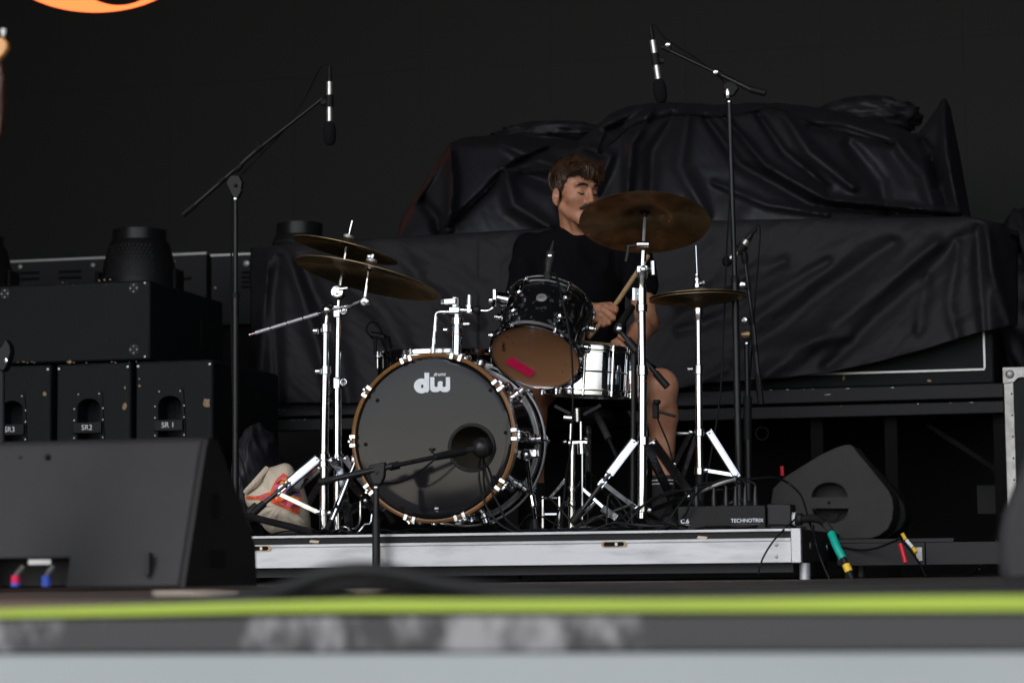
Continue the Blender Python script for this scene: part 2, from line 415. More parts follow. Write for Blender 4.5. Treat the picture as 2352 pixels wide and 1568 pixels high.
# ---- moving head lights
def moving_head(px0, px1, pyt, pyb, Y, label):
    c = V((px0 + px1) / 2, pyb, Y); tp = V((px0 + px1) / 2, pyt, Y); sc = (V(px1, pyb, Y) - V(px0, pyb, Y)).length
    t = T('stage_light', label, 'stage light', (c.x, Y, 0), 'moving stage lights behind the cabinets')
    H = tp.z - c.z; r = sc / 2; o = Vector((c.x, Y, c.z)); up = Vector((0, 0, 1))
    MB().lathe(o, up, [(r * .98, -.1), (r, 0), (r * .93, H * .35), (r * .80, H * .72), (r * .72, H * .80)], 32).build('head_shell', MAT['black'], t)
    MB().lathe(o, up, [(r * .70, H * .80), (r * .70, H), (r * .62, H), (r * .6, H * .85)], 32).build('lens_ring', MAT['stand'], t)
    b = MB()
    for i in range(9):
        for j in range(12):
            a = R(-90 + (j - 5.5) * 7 + (3.5 if i % 2 else 0)) ; h = H * (.1 + .07 * i); rr = r * (1 - .2 * (h / H))
            b.bar(o + Vector((rr * math.cos(a), rr * math.sin(a), h - .006)), o + Vector((rr * 1.0 * math.cos(a + .05), rr * 1.0 * math.sin(a + .05), h + .004)), .006, .01)
    b.build('grille', MAT['amp'], t, kind='stuff')
    MB().lathe(o, (0, -1, 0), [(r * .35, r * .2), (r * .35, r * 1.02), (0, r * 1.04)], 20).build('yoke_pivot', MAT['black'], t) if False else None
    for s in (-1, 1):
        MB().box((c.x + s * r * 1.02, Y - .06, c.z - .25), (c.x + s * r * 1.14, Y + .06, c.z + H * .25)).build('yoke_arm', MAT['black'], t, bevel=.02)
    MB().box((c.x - r * 1.1, Y - .15, 0), (c.x + r * 1.1, Y + .15, c.z - .26)).build('base', MAT['black'], t, bevel=.01)
moving_head(238, 402, 530, 652, 10.9, 'round black stage light pointing up, standing clear behind the stacked cabinets')
moving_head(616, 760, 515, 650, 11.2, 'round black stage light with only its top showing above the cloth end')
moving_head(-120, 24, 545, 652, 10.9, 'black stage light cut off by the left edge of the view')

# ------------------------------------------------------------------ speaker cabinets, left
CY = 8.9
def zc(px, py, Y=CY): return V(px, py, Y).z
XR = V(345, 740, CY).x; XR2 = V(487, 920, CY).x; XL = V(-80, 740, CY).x
zmid = zc(170, 833); ztp = zc(170, 650)
cb = T('speaker_cabinet', 'wide scuffed blue-black cabinet lying flat on top of the upright ones', 'speaker cabinet', ((XR + XL) / 2, CY, zmid))
MB().box((XL, CY, zmid + .004), (XR, CY + .82, ztp)).build('cabinet_box', MAT['cab'], cb, bevel=.008)
for px, py in ((308, 662), (308, 803), (12, 675), (12, 812)):
    p = V(px, py, CY)
    d = MB().lathe(p, (0, -1, 0), [(.0225, -.002), (.0225, .003), (.019, .0045), (0, .005)], 20).build('rigging_point', MAT['wedge'], cb)
    for k in range(4):
        a = R(90 * k); q = p + Vector((math.cos(a) * .0135, -.005, math.sin(a) * .0135))
        MB().lathe(q, (0, -1, 0), [(.0045, 0), (.003, .003), (0, .0035)], 8).build('bolt', MAT['alud'], d)
for px, py in ((333, 650), (333, 819)):
    p = V(px, py, CY); MB().lathe(p, (0, -1, 0), [(.005, 0), (.004, .004), (0, .005)], 10).build('bolt', MAT['silver'], cb)
hp = Vector((XR, CY + .62, (zmid + ztp) / 2))
MB().box((XR - .01, CY + .55, zmid + .10), (XR + .006, CY + .70, ztp - .10)).build('side_handle', MAT['deep'], cb, bevel=.004)
def chips(t, lst, Y, s=1):
    for px, py, w, h in lst:
        c = V(px, py, Y); q = []
        for k in range(9):
            a = 2 * math.pi * k / 9; rr = .6 + .5 * random.random()
            q.append(c + Vector((math.cos(a) * w * rr, -.0015, math.sin(a) * h * rr)))
        MB().prism(q, (0, .0014, 0)).build('paint_chip', MAT['ply'], t)
chips(cb, [(160, 831, .014, .009), (228, 644, .005, .005), (240, 643, .006, .005), (253, 642, .006, .004), (144, 649, .004, .003)], CY)
random.seed(21)
chips(cb, [(random.uniform(0, 340), 833 - random.uniform(0, 3), random.uniform(.002, .006), random.uniform(.0015, .003)) for _ in range(14)] + [(random.uniform(0, 340), 654 - .03 * 0, random.uniform(.001, .003), .0012) for _ in range(5)], CY)
ROWX = [(-70, 114), (127, 298), (309, 487)]
txt = ['SR3', 'SR2', 'SR 1']; words_ = ['SR3', 'SR2', 'SR 1']
pos = ['leftmost upright cabinet, its number plate ending in 3, cut by the frame edge', 'middle upright cabinet between two others, plate ending in 2', 'upright cabinet nearest the tall mic stand, plate ending in 1, large paint chip']
for i, (a, c) in enumerate(ROWX):
    xa, xb = V(a, 920, CY).x, V(c, 920, CY).x; zt_ = zmid - .002
    t = T('upright_speaker_cabinet', 'blue-black ' + pos[i], 'speaker cabinet', ((xa + xb) / 2, CY, 0), 'upright cabinets in a row')
    bx = MB().box((xa, CY + .01, 0.0), (xb, CY + .80, zt_)).build('cabinet_box', MAT['cab'], t, bevel=.01)
    hx = [28, 205, 391][i]; hy = [955, 950, 944][i]
    def arch(sx, sz, up, lo):
        c0 = V(hx, hy, CY + .01); q = []
        for k in range(13):
            an = math.pi * k / 12; q.append(Vector((c0.x + math.cos(an) * sx, CY - .01, c0.z + up + math.sin(an) * sz * .8)))
        q += [Vector((c0.x - sx, CY - .01, c0.z - lo)), Vector((c0.x + sx, CY - .01, c0.z - lo))]
        return q
    cut(bx, MB().prism(arch(.049, .045, .025, .105), (0, .12, 0)))
    c0 = V(hx, hy, CY + .01); zz = c0.z
    # surround plate frame of the handle
    q = [(c0.x - .068, zz - .125), (c0.x - .056, zz + .085), (c0.x - .045, zz + .096), (c0.x + .045, zz + .096), (c0.x + .056, zz + .085), (c0.x + .068, zz - .125)]
    b = MB().prism([Vector((x, CY + .004, z)) for x, z in q], (0, .0045, 0)); pl = b.build('handle_plate', MAT['cab'], t)
    cut(pl, MB().prism(arch(.049, .045, .025, .105), (0, .12, 0)))
    MB().box((c0.x - .06, CY - .012, zz - .078), (c0.x + .06, CY + .003, zz - .034)).build('number_plate', MAT['rubber'], t, bevel=.003)
    text_mesh('lettering', txt[i], Vector((c0.x, CY - .0135, zz - .056)), (1, 0, 0), (0, 0, 1), .021, MAT['print'], t)
    for dx in (-1, 1):
        for dz in (.078, .02, -.025, -.095):
            p = Vector((c0.x + dx * (.044 if dz > .05 else .061), CY + .003, zz + dz))
            MB().lathe(p, (0, -1, 0), [(.0035, 0), (.003, .002), (0, .003)], 8).build('bolt', MAT['silver'], t)
    for xx in (xa + .012, xb - .012):
        MB().lathe(Vector((xx, CY + .008, zt_ - .02)), (0, -1, 0), [(.006, 0), (.005, .004), (0, .005)], 10).build('bolt', MAT['silver'], t)
    chips(t, [[(103, 905, .008, .012)], [(287, 932, .012, .018), (287, 890, .004, .008)], [(474, 925, .018, .022), (320, 886, .007, .006), (320, 870, .005, .004)]][i], CY + .008)

# ------------------------------------------------------------------ rear riser with rails and cased equipment
RY = 9.9
def railz(py): return V(1500, py, RY).z
rr_ = T('rear_riser', 'long black rear riser on braced legs carrying covered equipment', 'stage riser', (-1.9, RY, 0))
xa, xb = V(578, 950, RY).x, V(2306, 930, RY).x
z1, z2, z3, z4 = railz(902), railz(934), railz(941), railz(968)
MB().box((xa, RY, z2), (xb, RY + .06, z1)).build('upper_rail', MAT['amp'], rr_, bevel=.004)
MB().box((xa, RY + .002, z4), (xb, RY + .06, z3)).build('lower_rail', MAT['amp'], rr_, bevel=.004)
MB().box((xa, RY + .062, z2 + .01), (xb, RY + 2.2, z1 - .004)).build('deck', MAT['black'], rr_)
MB().box((xa + .02, RY + 1.2, 0), (xb, RY + 1.22, z2)).build('back_skirt', MAT['stagewall'], rr_)
for px in (590, 1180, 1880, 2050, 2300):
    p = V(px, 1100, RY + .1); MB().box((p.x - .025, RY + .07, 0), (p.x + .025, RY + .12, z2)).build('leg', MAT['deep'], rr_)
b = MB().bar(V(2130, 975, RY + .2), V(2330, 1105, RY + .2), .05, .02).build('brace', MAT['deep'], rr_)
b = MB().bar(V(2340, 1150, RY + .15), V(2215, 1340, RY + .15), .06, .02).build('brace', MAT['deep'], rr_)
b = MB()
for k in range(16):
    f = k / 15; p = lerp(V(2318, 1195, RY + .13), V(2235, 1318, RY + .13), f)
    b.sphere(p + Vector((random.uniform(-.006, .006), 0, random.uniform(-.008, .008))), random.uniform(.002, .006), 6)
b.build('paint_scrape', MAT['silver'], rr_, kind='stuff')
MB().box((V(2212, 0, RY + .5).x, RY + .5, V(2212, 1180, RY + .5).z), (V(2290, 0, RY + .5).x, RY + .52, V(2212, 1115, RY + .5).z)).build('label_plate', MAT['amp'], rr_)

random.seed(31)
for _ in range(26):
    px = random.choice([random.uniform(590, 700), random.uniform(1700, 2290)]); py = random.choice([903 + (1500 - px) * .012 * 0, 925, 942]) + random.uniform(-1, 3)
    p = V(px, py, RY - .001); p.z = random.choice([z1 - .004, z1 - .004, (z1 + z2) / 2, z3 - .003]) + random.uniform(-.002, .002); L = random.uniform(.003, .022); h_ = random.uniform(.0008, .0024)
    MB().prism([p, p + Vector((L, 0, random.uniform(-.001, .001))), p + Vector((L * .8, 0, h_)), p + Vector((L * .3, 0, h_ * .6))], (0, .0009, 0)).build('paint_scrape', MAT['silver'], rr_)
# black case with pale edging on the riser, uncovered at the right
kx0, kx1 = V(1500, 880, RY + .05).x, V(2284, 850, RY + .05).x
kc = T('equipment_case', 'black case with thin pale edging showing under the right end of the cloth', 'case', ((kx0 + kx1) / 2, RY + .05, z1))
kz1 = V(2262, 772, RY + .05).z + .25
MB().box((kx0, RY + .05, z1 + .002), (kx1, RY + .9, kz1)).build('case_body', MAT['cab'], kc, bevel=.01)
eb = V(1700, 864, RY + .04).z; ex = V(2262, 860, RY + .04).x
MB().box((kx0 + .02, RY + .042, eb - .004), (ex, RY + .052, eb + .004)).build('edging', MAT['silver'], kc)
MB().box((ex - .004, RY + .042, eb + .0045), (ex + .004, RY + .052, kz1 - .02)).build('edging', MAT['silver'], kc)
chips(kc, [(1938, 868, .006, .012), (1725, 876, .012, .008), (2135, 874, .01, .006)], RY + .049)

# ---- lower cloth
def seg_d(P, Q, x, z):
    dx, dz = Q[0] - P[0], Q[1] - P[1]; L = dx * dx + dz * dz
    t = 0 if L == 0 else max(0, min(1, ((x - P[0]) * dx + (z - P[1]) * dz) / L))
    return math.hypot(x - P[0] - dx * t, z - P[1] - dz * t), t
def folds(px, py, FL):
    s = 0
    for pts, w, amp in FL:
        best = 1e9; tt = 0; n_ = len(pts) - 1
        for i in range(n_):
            d, t = seg_d(pts[i], pts[i + 1], px, py)
            if d < best: best = d; tt = (i + t) / n_
        ww = w * (.55 + .6 * math.sin(math.pi * min(1, max(0, tt * .8 + .1))))
        s += amp * math.exp(-(best / ww) ** 2)
    return s
def interp(pts, x):
    xs = [p[0] for p in pts]; ys = [p[1] for p in pts]; return float(np.interp(x, xs, ys))
LTOP = [(560, 572), (640, 562), (900, 545), (1200, 527), (1500, 512), (1700, 505), (2000, 500), (2230, 497), (2290, 512), (2330, 530)]
LBOT = [(560, 925), (1000, 925), (1300, 925), (1500, 905), (1620, 880), (1800, 868), (1900, 855), (2020, 830), (2130, 800), (2240, 765), (2300, 752), (2345, 745)]
LF = [([(615, 600), (600, 760), (585, 930)], 9, .045), ([(640, 590), (632, 700), (640, 920)], 12, -.05), ([(660, 580), (700, 700), (760, 900)], 16, .04),
      ([(690, 600), (780, 800), (800, 920)], 20, -.035), ([(740, 600), (880, 720), (960, 860)], 26, .03), ([(900, 560), (1010, 680), (1060, 800)], 22, -.022), ([(980, 640), (1100, 740)], 22, .022),
      ([(1700, 830), (1850, 700), (2050, 560)], 26, -.035), ([(1760, 860), (1950, 720), (2150, 560)], 22, .03), ([(1900, 840), (2100, 650), (2240, 520)], 20, -.032),
      ([(2265, 510), (2280, 620), (2320, 745)], 12, .05), ([(2245, 520), (2250, 640), (2260, 760)], 14, -.035), ([(1560, 700), (1700, 640), (1800, 600)], 18, .02), ([(1560, 760), (1700, 720), (1900, 600)], 16, -.02),
      ([(1600, 880), (1750, 800), (1950, 770)], 18, .022), ([(2130, 640), (2110, 760)], 16, -.02), ([(2200, 560), (2180, 700), (2200, 780)], 14, .02)]
cl = T('cloth_cover', 'charcoal cloth hanging down the front of the rear riser from end to end', 'cloth', (-2, RY, z1))
b = MB(); NC, NR = 480, 110; cols = []
for i in range(NC + 1):
    px = 575 + (2338 - 575) * i / NC
    yt_, yb_ = interp(LTOP, px), interp(LBOT, px)
    if px > 2262: yt_ = yt_ + 0
    col = []
    for j in range(8):   # top, back to front
        g = j / 8; p = V(px, yt_, RY - .02); q = Vector((p.x, RY + 1.0 - g * 1.0, p.z - .02 * (1 - g) + .008 * noise.noise(Vector((px * .02, g * 4, 0)))))
        col.append(q)
    for j in range(NR + 1):
        g = j / NR; py = lerp(yt_, yb_, g)
        lean = -.02 - .05 * g
        edge = min(1, g * 6)
        dsp = folds(px, py, LF) * edge
        sg = 1 if px < 1150 else -1
        al, ac = px * .75 + sg * py * .66, -px * .66 + sg * py * .75
        d3 = .0055 * noise.noise(Vector((al * .005, ac * .018, 3 + sg))) + .0022 * noise.noise(Vector((al * .014, ac * .045, 9))) + .0007 * noise.noise(Vector((px * .05, py * .07, 19))) - .0028 * abs(noise.noise(Vector((al * .006, ac * .030, 29)))) - .0012 * abs(noise.noise(Vector((al * .02, ac * .06, 39))))
        wav = .006 * math.sin((px * .55 + py * .8) * .022 + 3 * noise.noise(Vector((px * .004, py * .004, 5)))) if px < 1100 else .005 * math.sin((px * .6 + py) * .026 + 3 * noise.noise(Vector((px * .004, py * .004, 5))))
        Y = RY + lean - (dsp + d3 * 2 + wav * edge) * 1.0 + .02 * math.exp(-(g * 30))
        if px > 2265: Y += ((px - 2265) / 75) ** 1.5 * .25
        if px < 640: Y += ((640 - px) / 65) ** 1.5 * .2
        col.append(V(px, py, Y))
    cols.append(col)
b.v = [p for c in cols for p in c]; m_ = len(cols[0])
b.f = [(i * m_ + j, (i + 1) * m_ + j, (i + 1) * m_ + j + 1, i * m_ + j + 1) for i in range(NC) for j in range(m_ - 1)]
b.build('cloth', MAT['cloth2'], cl, ang=80, solid=.004)

# ---- upper satin cover over the drum-shaped load
SIL = [(912, 548), (922, 500), (975, 420), (1012, 360), (1035, 328), (1060, 317), (1120, 311), (1200, 309), (1260, 318), (1330, 322), (1370, 290), (1400, 262), (1440, 245), (1490, 238), (1540, 235), (1600, 238), (1660, 241),
       (1720, 236), (1800, 238), (1860, 244), (1930, 256), (2000, 275), (2060, 290), (2098, 306), (2110, 305), (2130, 280), (2152, 248), (2164, 228), (2172, 227), (2182, 244), (2192, 290), (2204, 350), (2214, 410), (2226, 480), (2234, 512)]
UBOT = [(912, 552), (1100, 542), (1300, 530), (1500, 516), (1700, 508), (2000, 503), (2234, 506)]
UF = [([(1033, 335), (1040, 430), (1030, 530)], 14, .07), ([(960, 450), (1000, 500), (1010, 540)], 16, -.06), ([(1020, 340), (960, 460)], 10, .05),
      ([(1290, 325), (1160, 392), (1120, 440), (1030, 520)], 10, -.05), ([(1160, 392), (1180, 470), (1260, 520)], 22, .05), ([(1200, 400), (1290, 430), (1300, 520)], 22, -.04),
      ([(1160, 330), (1220, 360), (1290, 385)], 20, .035), ([(1330, 330), (1400, 360), (1370, 440)], 16, .05), ([(1380, 300), (1450, 290), (1540, 262)], 14, -.045),
      ([(1500, 245), (1450, 330), (1440, 470)], 16, .05), ([(1550, 265), (1500, 350), (1495, 480)], 20, -.05), ([(1580, 262), (1560, 380), (1620, 490)], 24, .045),
      ([(1620, 270), (1700, 380), (1860, 470), (2200, 500)], 16, -.06), ([(1660, 265), (1760, 380), (1900, 460), (2200, 490)], 13, .07), ([(1740, 260), (1800, 350), (1900, 430)], 13, -.06), ([(1800, 262), (1860, 350), (1960, 430)], 20, .06),
      ([(1860, 290), (1940, 300), (2050, 335)], 12, -.04), ([(2060, 330), (2120, 400), (2150, 500)], 22, .06), ([(1950, 330), (2020, 420), (2040, 490)], 24, -.05), ([(2100, 300), (2160, 420), (2180, 500)], 12, -.05),
      ([(1640, 420), (1760, 470), (1900, 492)], 12, .035), ([(2168, 232), (2172, 340), (2200, 480)], 16, .07), ([(2110, 312), (2140, 350), (2150, 430)], 10, -.08), ([(2190, 300), (2205, 400), (2222, 490)], 9, -.05), ([(1480, 250), (1400, 300), (1380, 350)], 10, -.04)]
UF2 = [(p_, w_ * .74, a_) for p_, w_, a_ in UF]
def upY(px, py):
    yt_, yb_ = interp(SIL, px), interp(UBOT, px)
    g = (yb_ - py) / max(20, (yb_ - yt_)); g = max(0, min(1, g))
    base = RY + .08 + .24 * g ** 1.5 + .12 * max(0, (g - .85) / .15) ** 2 + (.30 * max(0, (g - .91) / .09) if px < 1345 else 0) * min(1, max(0, (px - 1000) / 60)) + .10 * math.exp(-((px - 1250) / 110) ** 2) - .05 * math.exp(-((px - 1560) / 140) ** 2) + .12 * max(0, (px - 1900) / 330) ** 1.5 + .05 * math.sin(px * .013)
    ed = min(1, (1 - g) * 7 + .12)
    d3 = .016 * noise.noise(Vector((px * .009, py * .010, 1))) + .005 * noise.noise(Vector((px * .024, py * .012 + px * .01, 4))) + .0012 * noise.noise(Vector((px * .06, py * .05, 4))) - .0035 * abs(noise.noise(Vector((px * .030 - py * .022, px * .004 + py * .006, 14)))) - .0018 * abs(noise.noise(Vector((px * .075 - py * .05, px * .01 + py * .014, 24))))
    return base - (folds(px, py, UF2) * (1.9 if px < 1430 else 1.9 - .65 * min(1, (px - 1430) / 80)) + d3 * 1.5) * ed
uc = T('satin_cover', 'glossy black satin cover draped in folds over a mound of equipment behind the drummer', 'cover', (-1.8, RY + .5, z1 + .5))
b = MB(); NC, NR = 330, 80; cols = []
for i in range(NC + 1):
    px = 912 + (2234 - 912) * i / NC
    yt_, yb_ = interp(SIL, px), interp(UBOT, px) + 6; yt_ += 2.5 * noise.noise(Vector((px * .05, 0, 0)))
    col = [V(px, lerp(yb_, yt_, j / NR), upY(px, lerp(yb_, yt_, j / NR))) for j in range(NR + 1)]
    tp = col[-1]; zb_ = col[0].z
    for j in range(1, 9):
        g = j / 8; col.append(Vector((tp.x, tp.y + .30 * math.sin(g * math.pi / 2), tp.z - (tp.z - zb_) * (1 - math.cos(g * math.pi / 2)))))
    cols.append(col)
b.v = [p for c in cols for p in c]; m_ = len(cols[0])
b.f = [(i * m_ + j, (i + 1) * m_ + j, (i + 1) * m_ + j + 1, i * m_ + j + 1) for i in range(NC) for j in range(m_ - 1)]
b.build('cloth', MAT['cloth'], uc, ang=80)
for nm, P in (('drawstring', [(1022, 522), (1060, 485), (1120, 440), (1160, 394), (1220, 390), (1285, 389)]), ('drawstring', [(1370, 358), (1420, 315), (1460, 285), (1540, 264), (1610, 266), (1670, 268), (1740, 254), (1780, 250), (1850, 275), (1930, 305), (2050, 330)])):
    pts = catmull([Vector((a, c, 0)) for a, c in P], 8)
    MB().tube([V(p.x, p.y, upY(p.x, p.y) - .006) for p in pts], .006, 6).build(nm, MAT['deep'], uc)
# gathers beside the drawstring
for P in ([(1160, 394), (1285, 389)], [(1160, 394), (1030, 515)]):
    for k in range(26):
        f = (k + random.random() * .5) / 26; a = lerp(P[0][0], P[1][0], f); c = lerp(P[0][1], P[1][1], f)
        q = [V(a + random.uniform(-2, 2), c - 7, upY(a, c) - .006), V(a, c, upY(a, c) - .014), V(a + random.uniform(-2, 2), c + 7, upY(a, c) - .006)]
        MB().tube(q, [.002, .007, .002], 6).build('gather', MAT['cloth'], uc)

def bundle(px0, px1, pyt, pyb, Y, label, seed):
    """crumpled cloth lump built as a displaced ellipsoid"""
    c = V((px0 + px1) / 2, (pyt + pyb) / 2, Y); rx = (V(px1, pyt, Y) - V(px0, pyt, Y)).length / 2; rz = (V(px0, pyt, Y) - V(px0, pyb, Y)).length / 2
    b = MB(); n1, n2 = 96, 40
    for i in range(n2 + 1):
        th = math.pi * i / n2
        for k in range(n1):
            ph = 2 * math.pi * k / n1; d = Vector((math.sin(th) * math.cos(ph), math.sin(th) * math.sin(ph), math.cos(th)))
            q = Vector((d.x * 3 + seed, d.y * 2, d.z * 5 + d.x * 2)); s = 1 + .12 * (1 - 2 * abs(noise.noise(q * .8))) + .03 * noise.noise(q * 1.9)
            b.v.append(c + Vector((d.x * rx, d.y * .18, d.z * rz)) * s)
    for i in range(n2):
        for k in range(n1):
            b.f.append((i * n1 + k, i * n1 + (k + 1) % n1, (i + 1) * n1 + (k + 1) % n1, (i + 1) * n1 + k))
    return tag(b.build('cloth_bundle', MAT['cloth'], None, origin=c, ang=80), label, 'cloth')
bundle(1135, 1390, 285, 345, RY + .95, 'crumpled black cloth roll on the lower left shoulder of the satin mound', 1)
bundle(1870, 2110, 228, 320, RY + .95, 'crumpled black cloth heap on the right top of the satin mound', 5)
# dark cloth lump far right edge
bundle(2278, 2480, 480, 900, RY + .7, 'dark cloth-covered shape cut off by the right edge of the view', 9)

# ------------------------------------------------------------------ drum riser
RIY = 7.55
ZR = V(1250, 1222, RIY).z
rxr = V(1840, 1250, RIY).x; rxl = V(480, 1250, RIY).x
ZB = V(1250, 1296, RIY).z
ri = T('drum_riser', 'low riser with silver aluminium front that carries the drum kit', 'drum riser', (-2.2, RIY, 0))
h = ZR - ZB
MB().box((rxl, RIY + .02, ZR - .010), (rxr - .003, RIY + 2.0, ZR)).build('deck', MAT['floor'], ri)
zz1 = ZR - h * .06; zz2 = ZR - h * .27; zz3 = ZR - h * .36
MB().box((rxl, RIY - .002, zz1), (rxr - .032, RIY + .019, ZR + .001)).build('top_edge', MAT['alu'], ri)
MB().box((rxl, RIY + .006, zz2 + .0005), (rxr - .032, RIY + .0185, zz1 - .0005)).build('black_inset', MAT['rubber'], ri)
MB().box((rxl, RIY - .004, zz3), (rxr - .032, RIY + .0185, zz2)).build('upper_flange', MAT['alu'], ri, bevel=.001)
xsplit = V(878, 1260, RIY).x
for a_, b_ in ((rxl, xsplit - .008), (xsplit + .008, rxr - .032)):
    pn = MB().box((a_, RIY, ZB), (b_, RIY + .018, zz3 - .0006)).build('front_panel', MAT['alu'], ri)
MB().box((xsplit - .0075, RIY + .003, ZB), (xsplit + .0075, RIY + .0175, zz3 - .0006)).build('joint_strip', MAT['alud'], ri)
MB().box((rxl, RIY - .003, ZB - .001), (rxr - .032, RIY - .0003, ZB + h * .06)).build('lower_flange', MAT['alu'], ri)
MB().box((rxr - .031, RIY - .005, ZB - .003), (rxr, RIY + .03, ZR + .002)).build('corner_post', MAT['alu'], ri, bevel=.002)
for py in (1250, 1277):
    p = V(1783, py, RIY - .001); MB().lathe(p, (0, -1, 0), [(.006, 0), (.005, .003), (0, .004)], 12).build('bolt', MAT['alud'], ri)
MB().box((rxr - .02, RIY + .031, ZB + .002), (rxr - .002, RIY + 2.0, ZR - .002)).build('side_panel', MAT['black'], ri)
for k in range(3):
    MB().lathe(Vector((rxr - .002, RIY + .25 + .5 * k, (ZR + ZB) / 2)), (1, 0, 0), [(.012, 0), (.012, .004), (0, .005)], 12).build('side_latch', MAT['alud'], ri)
MB().box((rxl, RIY + .03, ZB - .032), (rxr - .03, RIY + .09, ZB - .004)).build('under_beam', MAT['amp'], ri)
for px, c in ((1410, 1249), (595, 1259)):
    p = V(px, c, RIY - .004); w = .041
    q = []
    for k in range(16):
        a = 2 * math.pi * k / 16; q.append(p + Vector((math.copysign(w - .009, math.cos(a)) + .009 * math.cos(a), -.001, .009 * math.sin(a))))
    lt = MB().prism(q, (0, .003, 0)).build('latch', MAT['brass2'], ri)
    q2 = [p + (v - p) * .8 + Vector((0, -.0012, 0)) for v in q]; MB().prism(q2, (0, .001, 0)).build('latch_slot', MAT['deep'], lt)
    MB().box((p.x + .004, p.y - .004, p.z - .005), (p.x + .012, p.y - .0025, p.z + .005)).build('latch_pin', MAT['silver'], lt)
for x, y in ((V(1815, 0, RIY).x, RIY + .06), (rxl + .1, RIY + .06), (V(1815, 0, RIY).x, RIY + 1.9)):
    MB().tube([Vector((x, y, 0)), Vector((x, y, ZB - .004))], .017, 16).build('leg', MAT['alu'], ri)
# slip of cream tape fragments on the black inset
for px, py in ((1600, 1236), (710, 1245)):
    p = V(px, py, RIY + .004); MB().prism([p, p + Vector((.03, 0, -.003)), p + Vector((.035, 0, .005)), p + Vector((.005, 0, .008))], (0, .002, 0)).build('tape_scrap', MAT['cream'], ri)
# black side deck to the right
dk = T('side_deck', 'low black deck standing to the right of the silver drum riser', 'deck', (rxr + .4, 8.6, 0))
zd = V(1990, 1241, 8.75).z
MB().box((rxr + .03, 8.3, zd - .012), (V(2190, 0, 9.3).x, 9.6, zd)).build('deck', MAT['black'], dk)
for a_ in (0, 1, 2):
    xx = rxr + .03 + a_ * .3
    MB().box((xx + .001, 8.3 + .002, zd - .09), (xx + .299, 8.33, zd - .013)).build('panel', MAT['black'], dk, bevel=.002)
    MB().box((xx + .27, 8.294, zd - .075), (xx + .29, 8.300, zd - .03)).build('latch', MAT['alud'], dk)
for x in (rxr + .06, rxr + .9): MB().tube([Vector((x, 8.36, 0)), Vector((x, 8.36, zd - .012))], .015).build('leg', MAT['black'], dk)

# ------------------------------------------------------------------ mics and stands
def knob(b, p, ax, r, l): b.lathe(p, ax, [(r * .8, 0), (r, l * .2), (r, l * .9), (r * .7, l)], 12)
# left overhead
YO = 8.55
st = T('boom_stand', 'tall black boom stand left of the kit whose arm rises to the right', 'microphone stand', Vz(541, 0, YO))
piv = V(541, 428, YO)
pb = Vz(541, 0.02, YO)
MB().tube([pb, V(541, 680, YO)], .0125, 14).build('lower_tube', MAT['stand'], st)
MB().tube([V(541, 680, YO), V(541, 455, YO)], .0095, 14).build('upper_tube', MAT['stand'], st)
MB().lathe(V(541, 684, YO), (0, 0, 1), [(.0150, 0), (.0155, .012), (.012, .02)], 14).build('clutch', MAT['rubber'], st)
MB().lathe(V(541, 459, YO), (0, 0, 1), [(.0125, 0), (.0125, .006), (.010, .007)], 14).build('collar', MAT['chromed'], st)
b = MB(); b.prism([V(x, y, YO - .012) for x, y in ((518, 418), (530, 402), (548, 402), (556, 418), (553, 440), (546, 455), (536, 455), (528, 440))], (0, .024, 0)); b.build('pivot', MAT['black'], st, bevel=.003)
b = MB(); b.sphere(V(541, 426, YO - .015), .007); b.sphere(V(556, 438, YO - .01), .006); b.build('wing_nut', MAT['black'], st)
MB().tube([V(432, 484, YO), V(500, 425, YO), V(590, 345, YO)], .0095, 12).build('boom_tube', MAT['stand'], st)
MB().tube([V(590, 345, YO), V(742, 226, YO)], .0068, 12).build('boom_extension', MAT['stand'], st)
MB().tube([V(420, 493, YO), V(448, 470, YO)], .0125, 12).build('counter_grip', MAT['rubber'], st)
for x, y, s in ((511, 413, 1), (548, 385, 1), (595, 340, 1)):
    MB().tube([V(x - 7, y + 6, YO), V(x + 7, y - 6, YO)], .0125, 12).build('clutch', MAT['rubber'], st)
MB().tube([V(592, 338, YO), V(595, 326, YO)], [.004, .009], 10).build('thumb_screw', MAT['rubber'], st)
for k, a in enumerate((95, 215, 335)):
    p = Vector((pb.x + .38 * math.cos(R(a)), pb.y + .38 * math.sin(R(a)), .012)); MB().tube([Vector((pb.x, pb.y, .16)), p], .009, 10).build('leg', MAT['stand'], st)
# front leg seen lying across the riser edge
MB().tube([V(548, 1180, YO - .6), V(722, 1222, RIY + .15)], .0125, 12).build('leg', MAT['stand'], st)
def pencil_mic(top, bot, Y, label, w=.0115):
    """slim condenser hanging head down with foam"""
    a, z = V(*top, Y), V(*bot, Y); d = (z - a); L = d.length; d.normalize()
    t = T('condenser_microphone', label, 'microphone', (a + z) / 2, 'overhead microphones')
    P = lambda f: a + d * L * f
    MB().tube([P(0), P(.06), P(.20)], [.006, .009, .009], 12).build('plug', MAT['rubber'], t)
    MB().tube([P(.20), P(.72)], w, 16).build('body', MAT['nickel'], t)
    MB().lathe(P(.70), d, [(w, 0), (.021, L * .04), (.0245, L * .11), (.0245, L * .20), (.021, L * .26), (.012, L * .295), (0, L * .30)], 20).build('foam_windscreen', MAT['foam'], t)
    MB().tube([P(.37), P(.52)], w + .004, 16).build('clip', MAT['rubber'], t)
    b = MB(); b.bar(P(.44), P(.44) + cdir(-.8 if top[0] < 1000 else .9, -.2, 0) * .034, .018, .018); b.build('clip_mount', MAT['rubber'], t, bevel=.002)
    return a, z
pencil_mic((757, 152), (757, 334), YO, 'silver pencil microphone with black foam, hanging from the left boom')
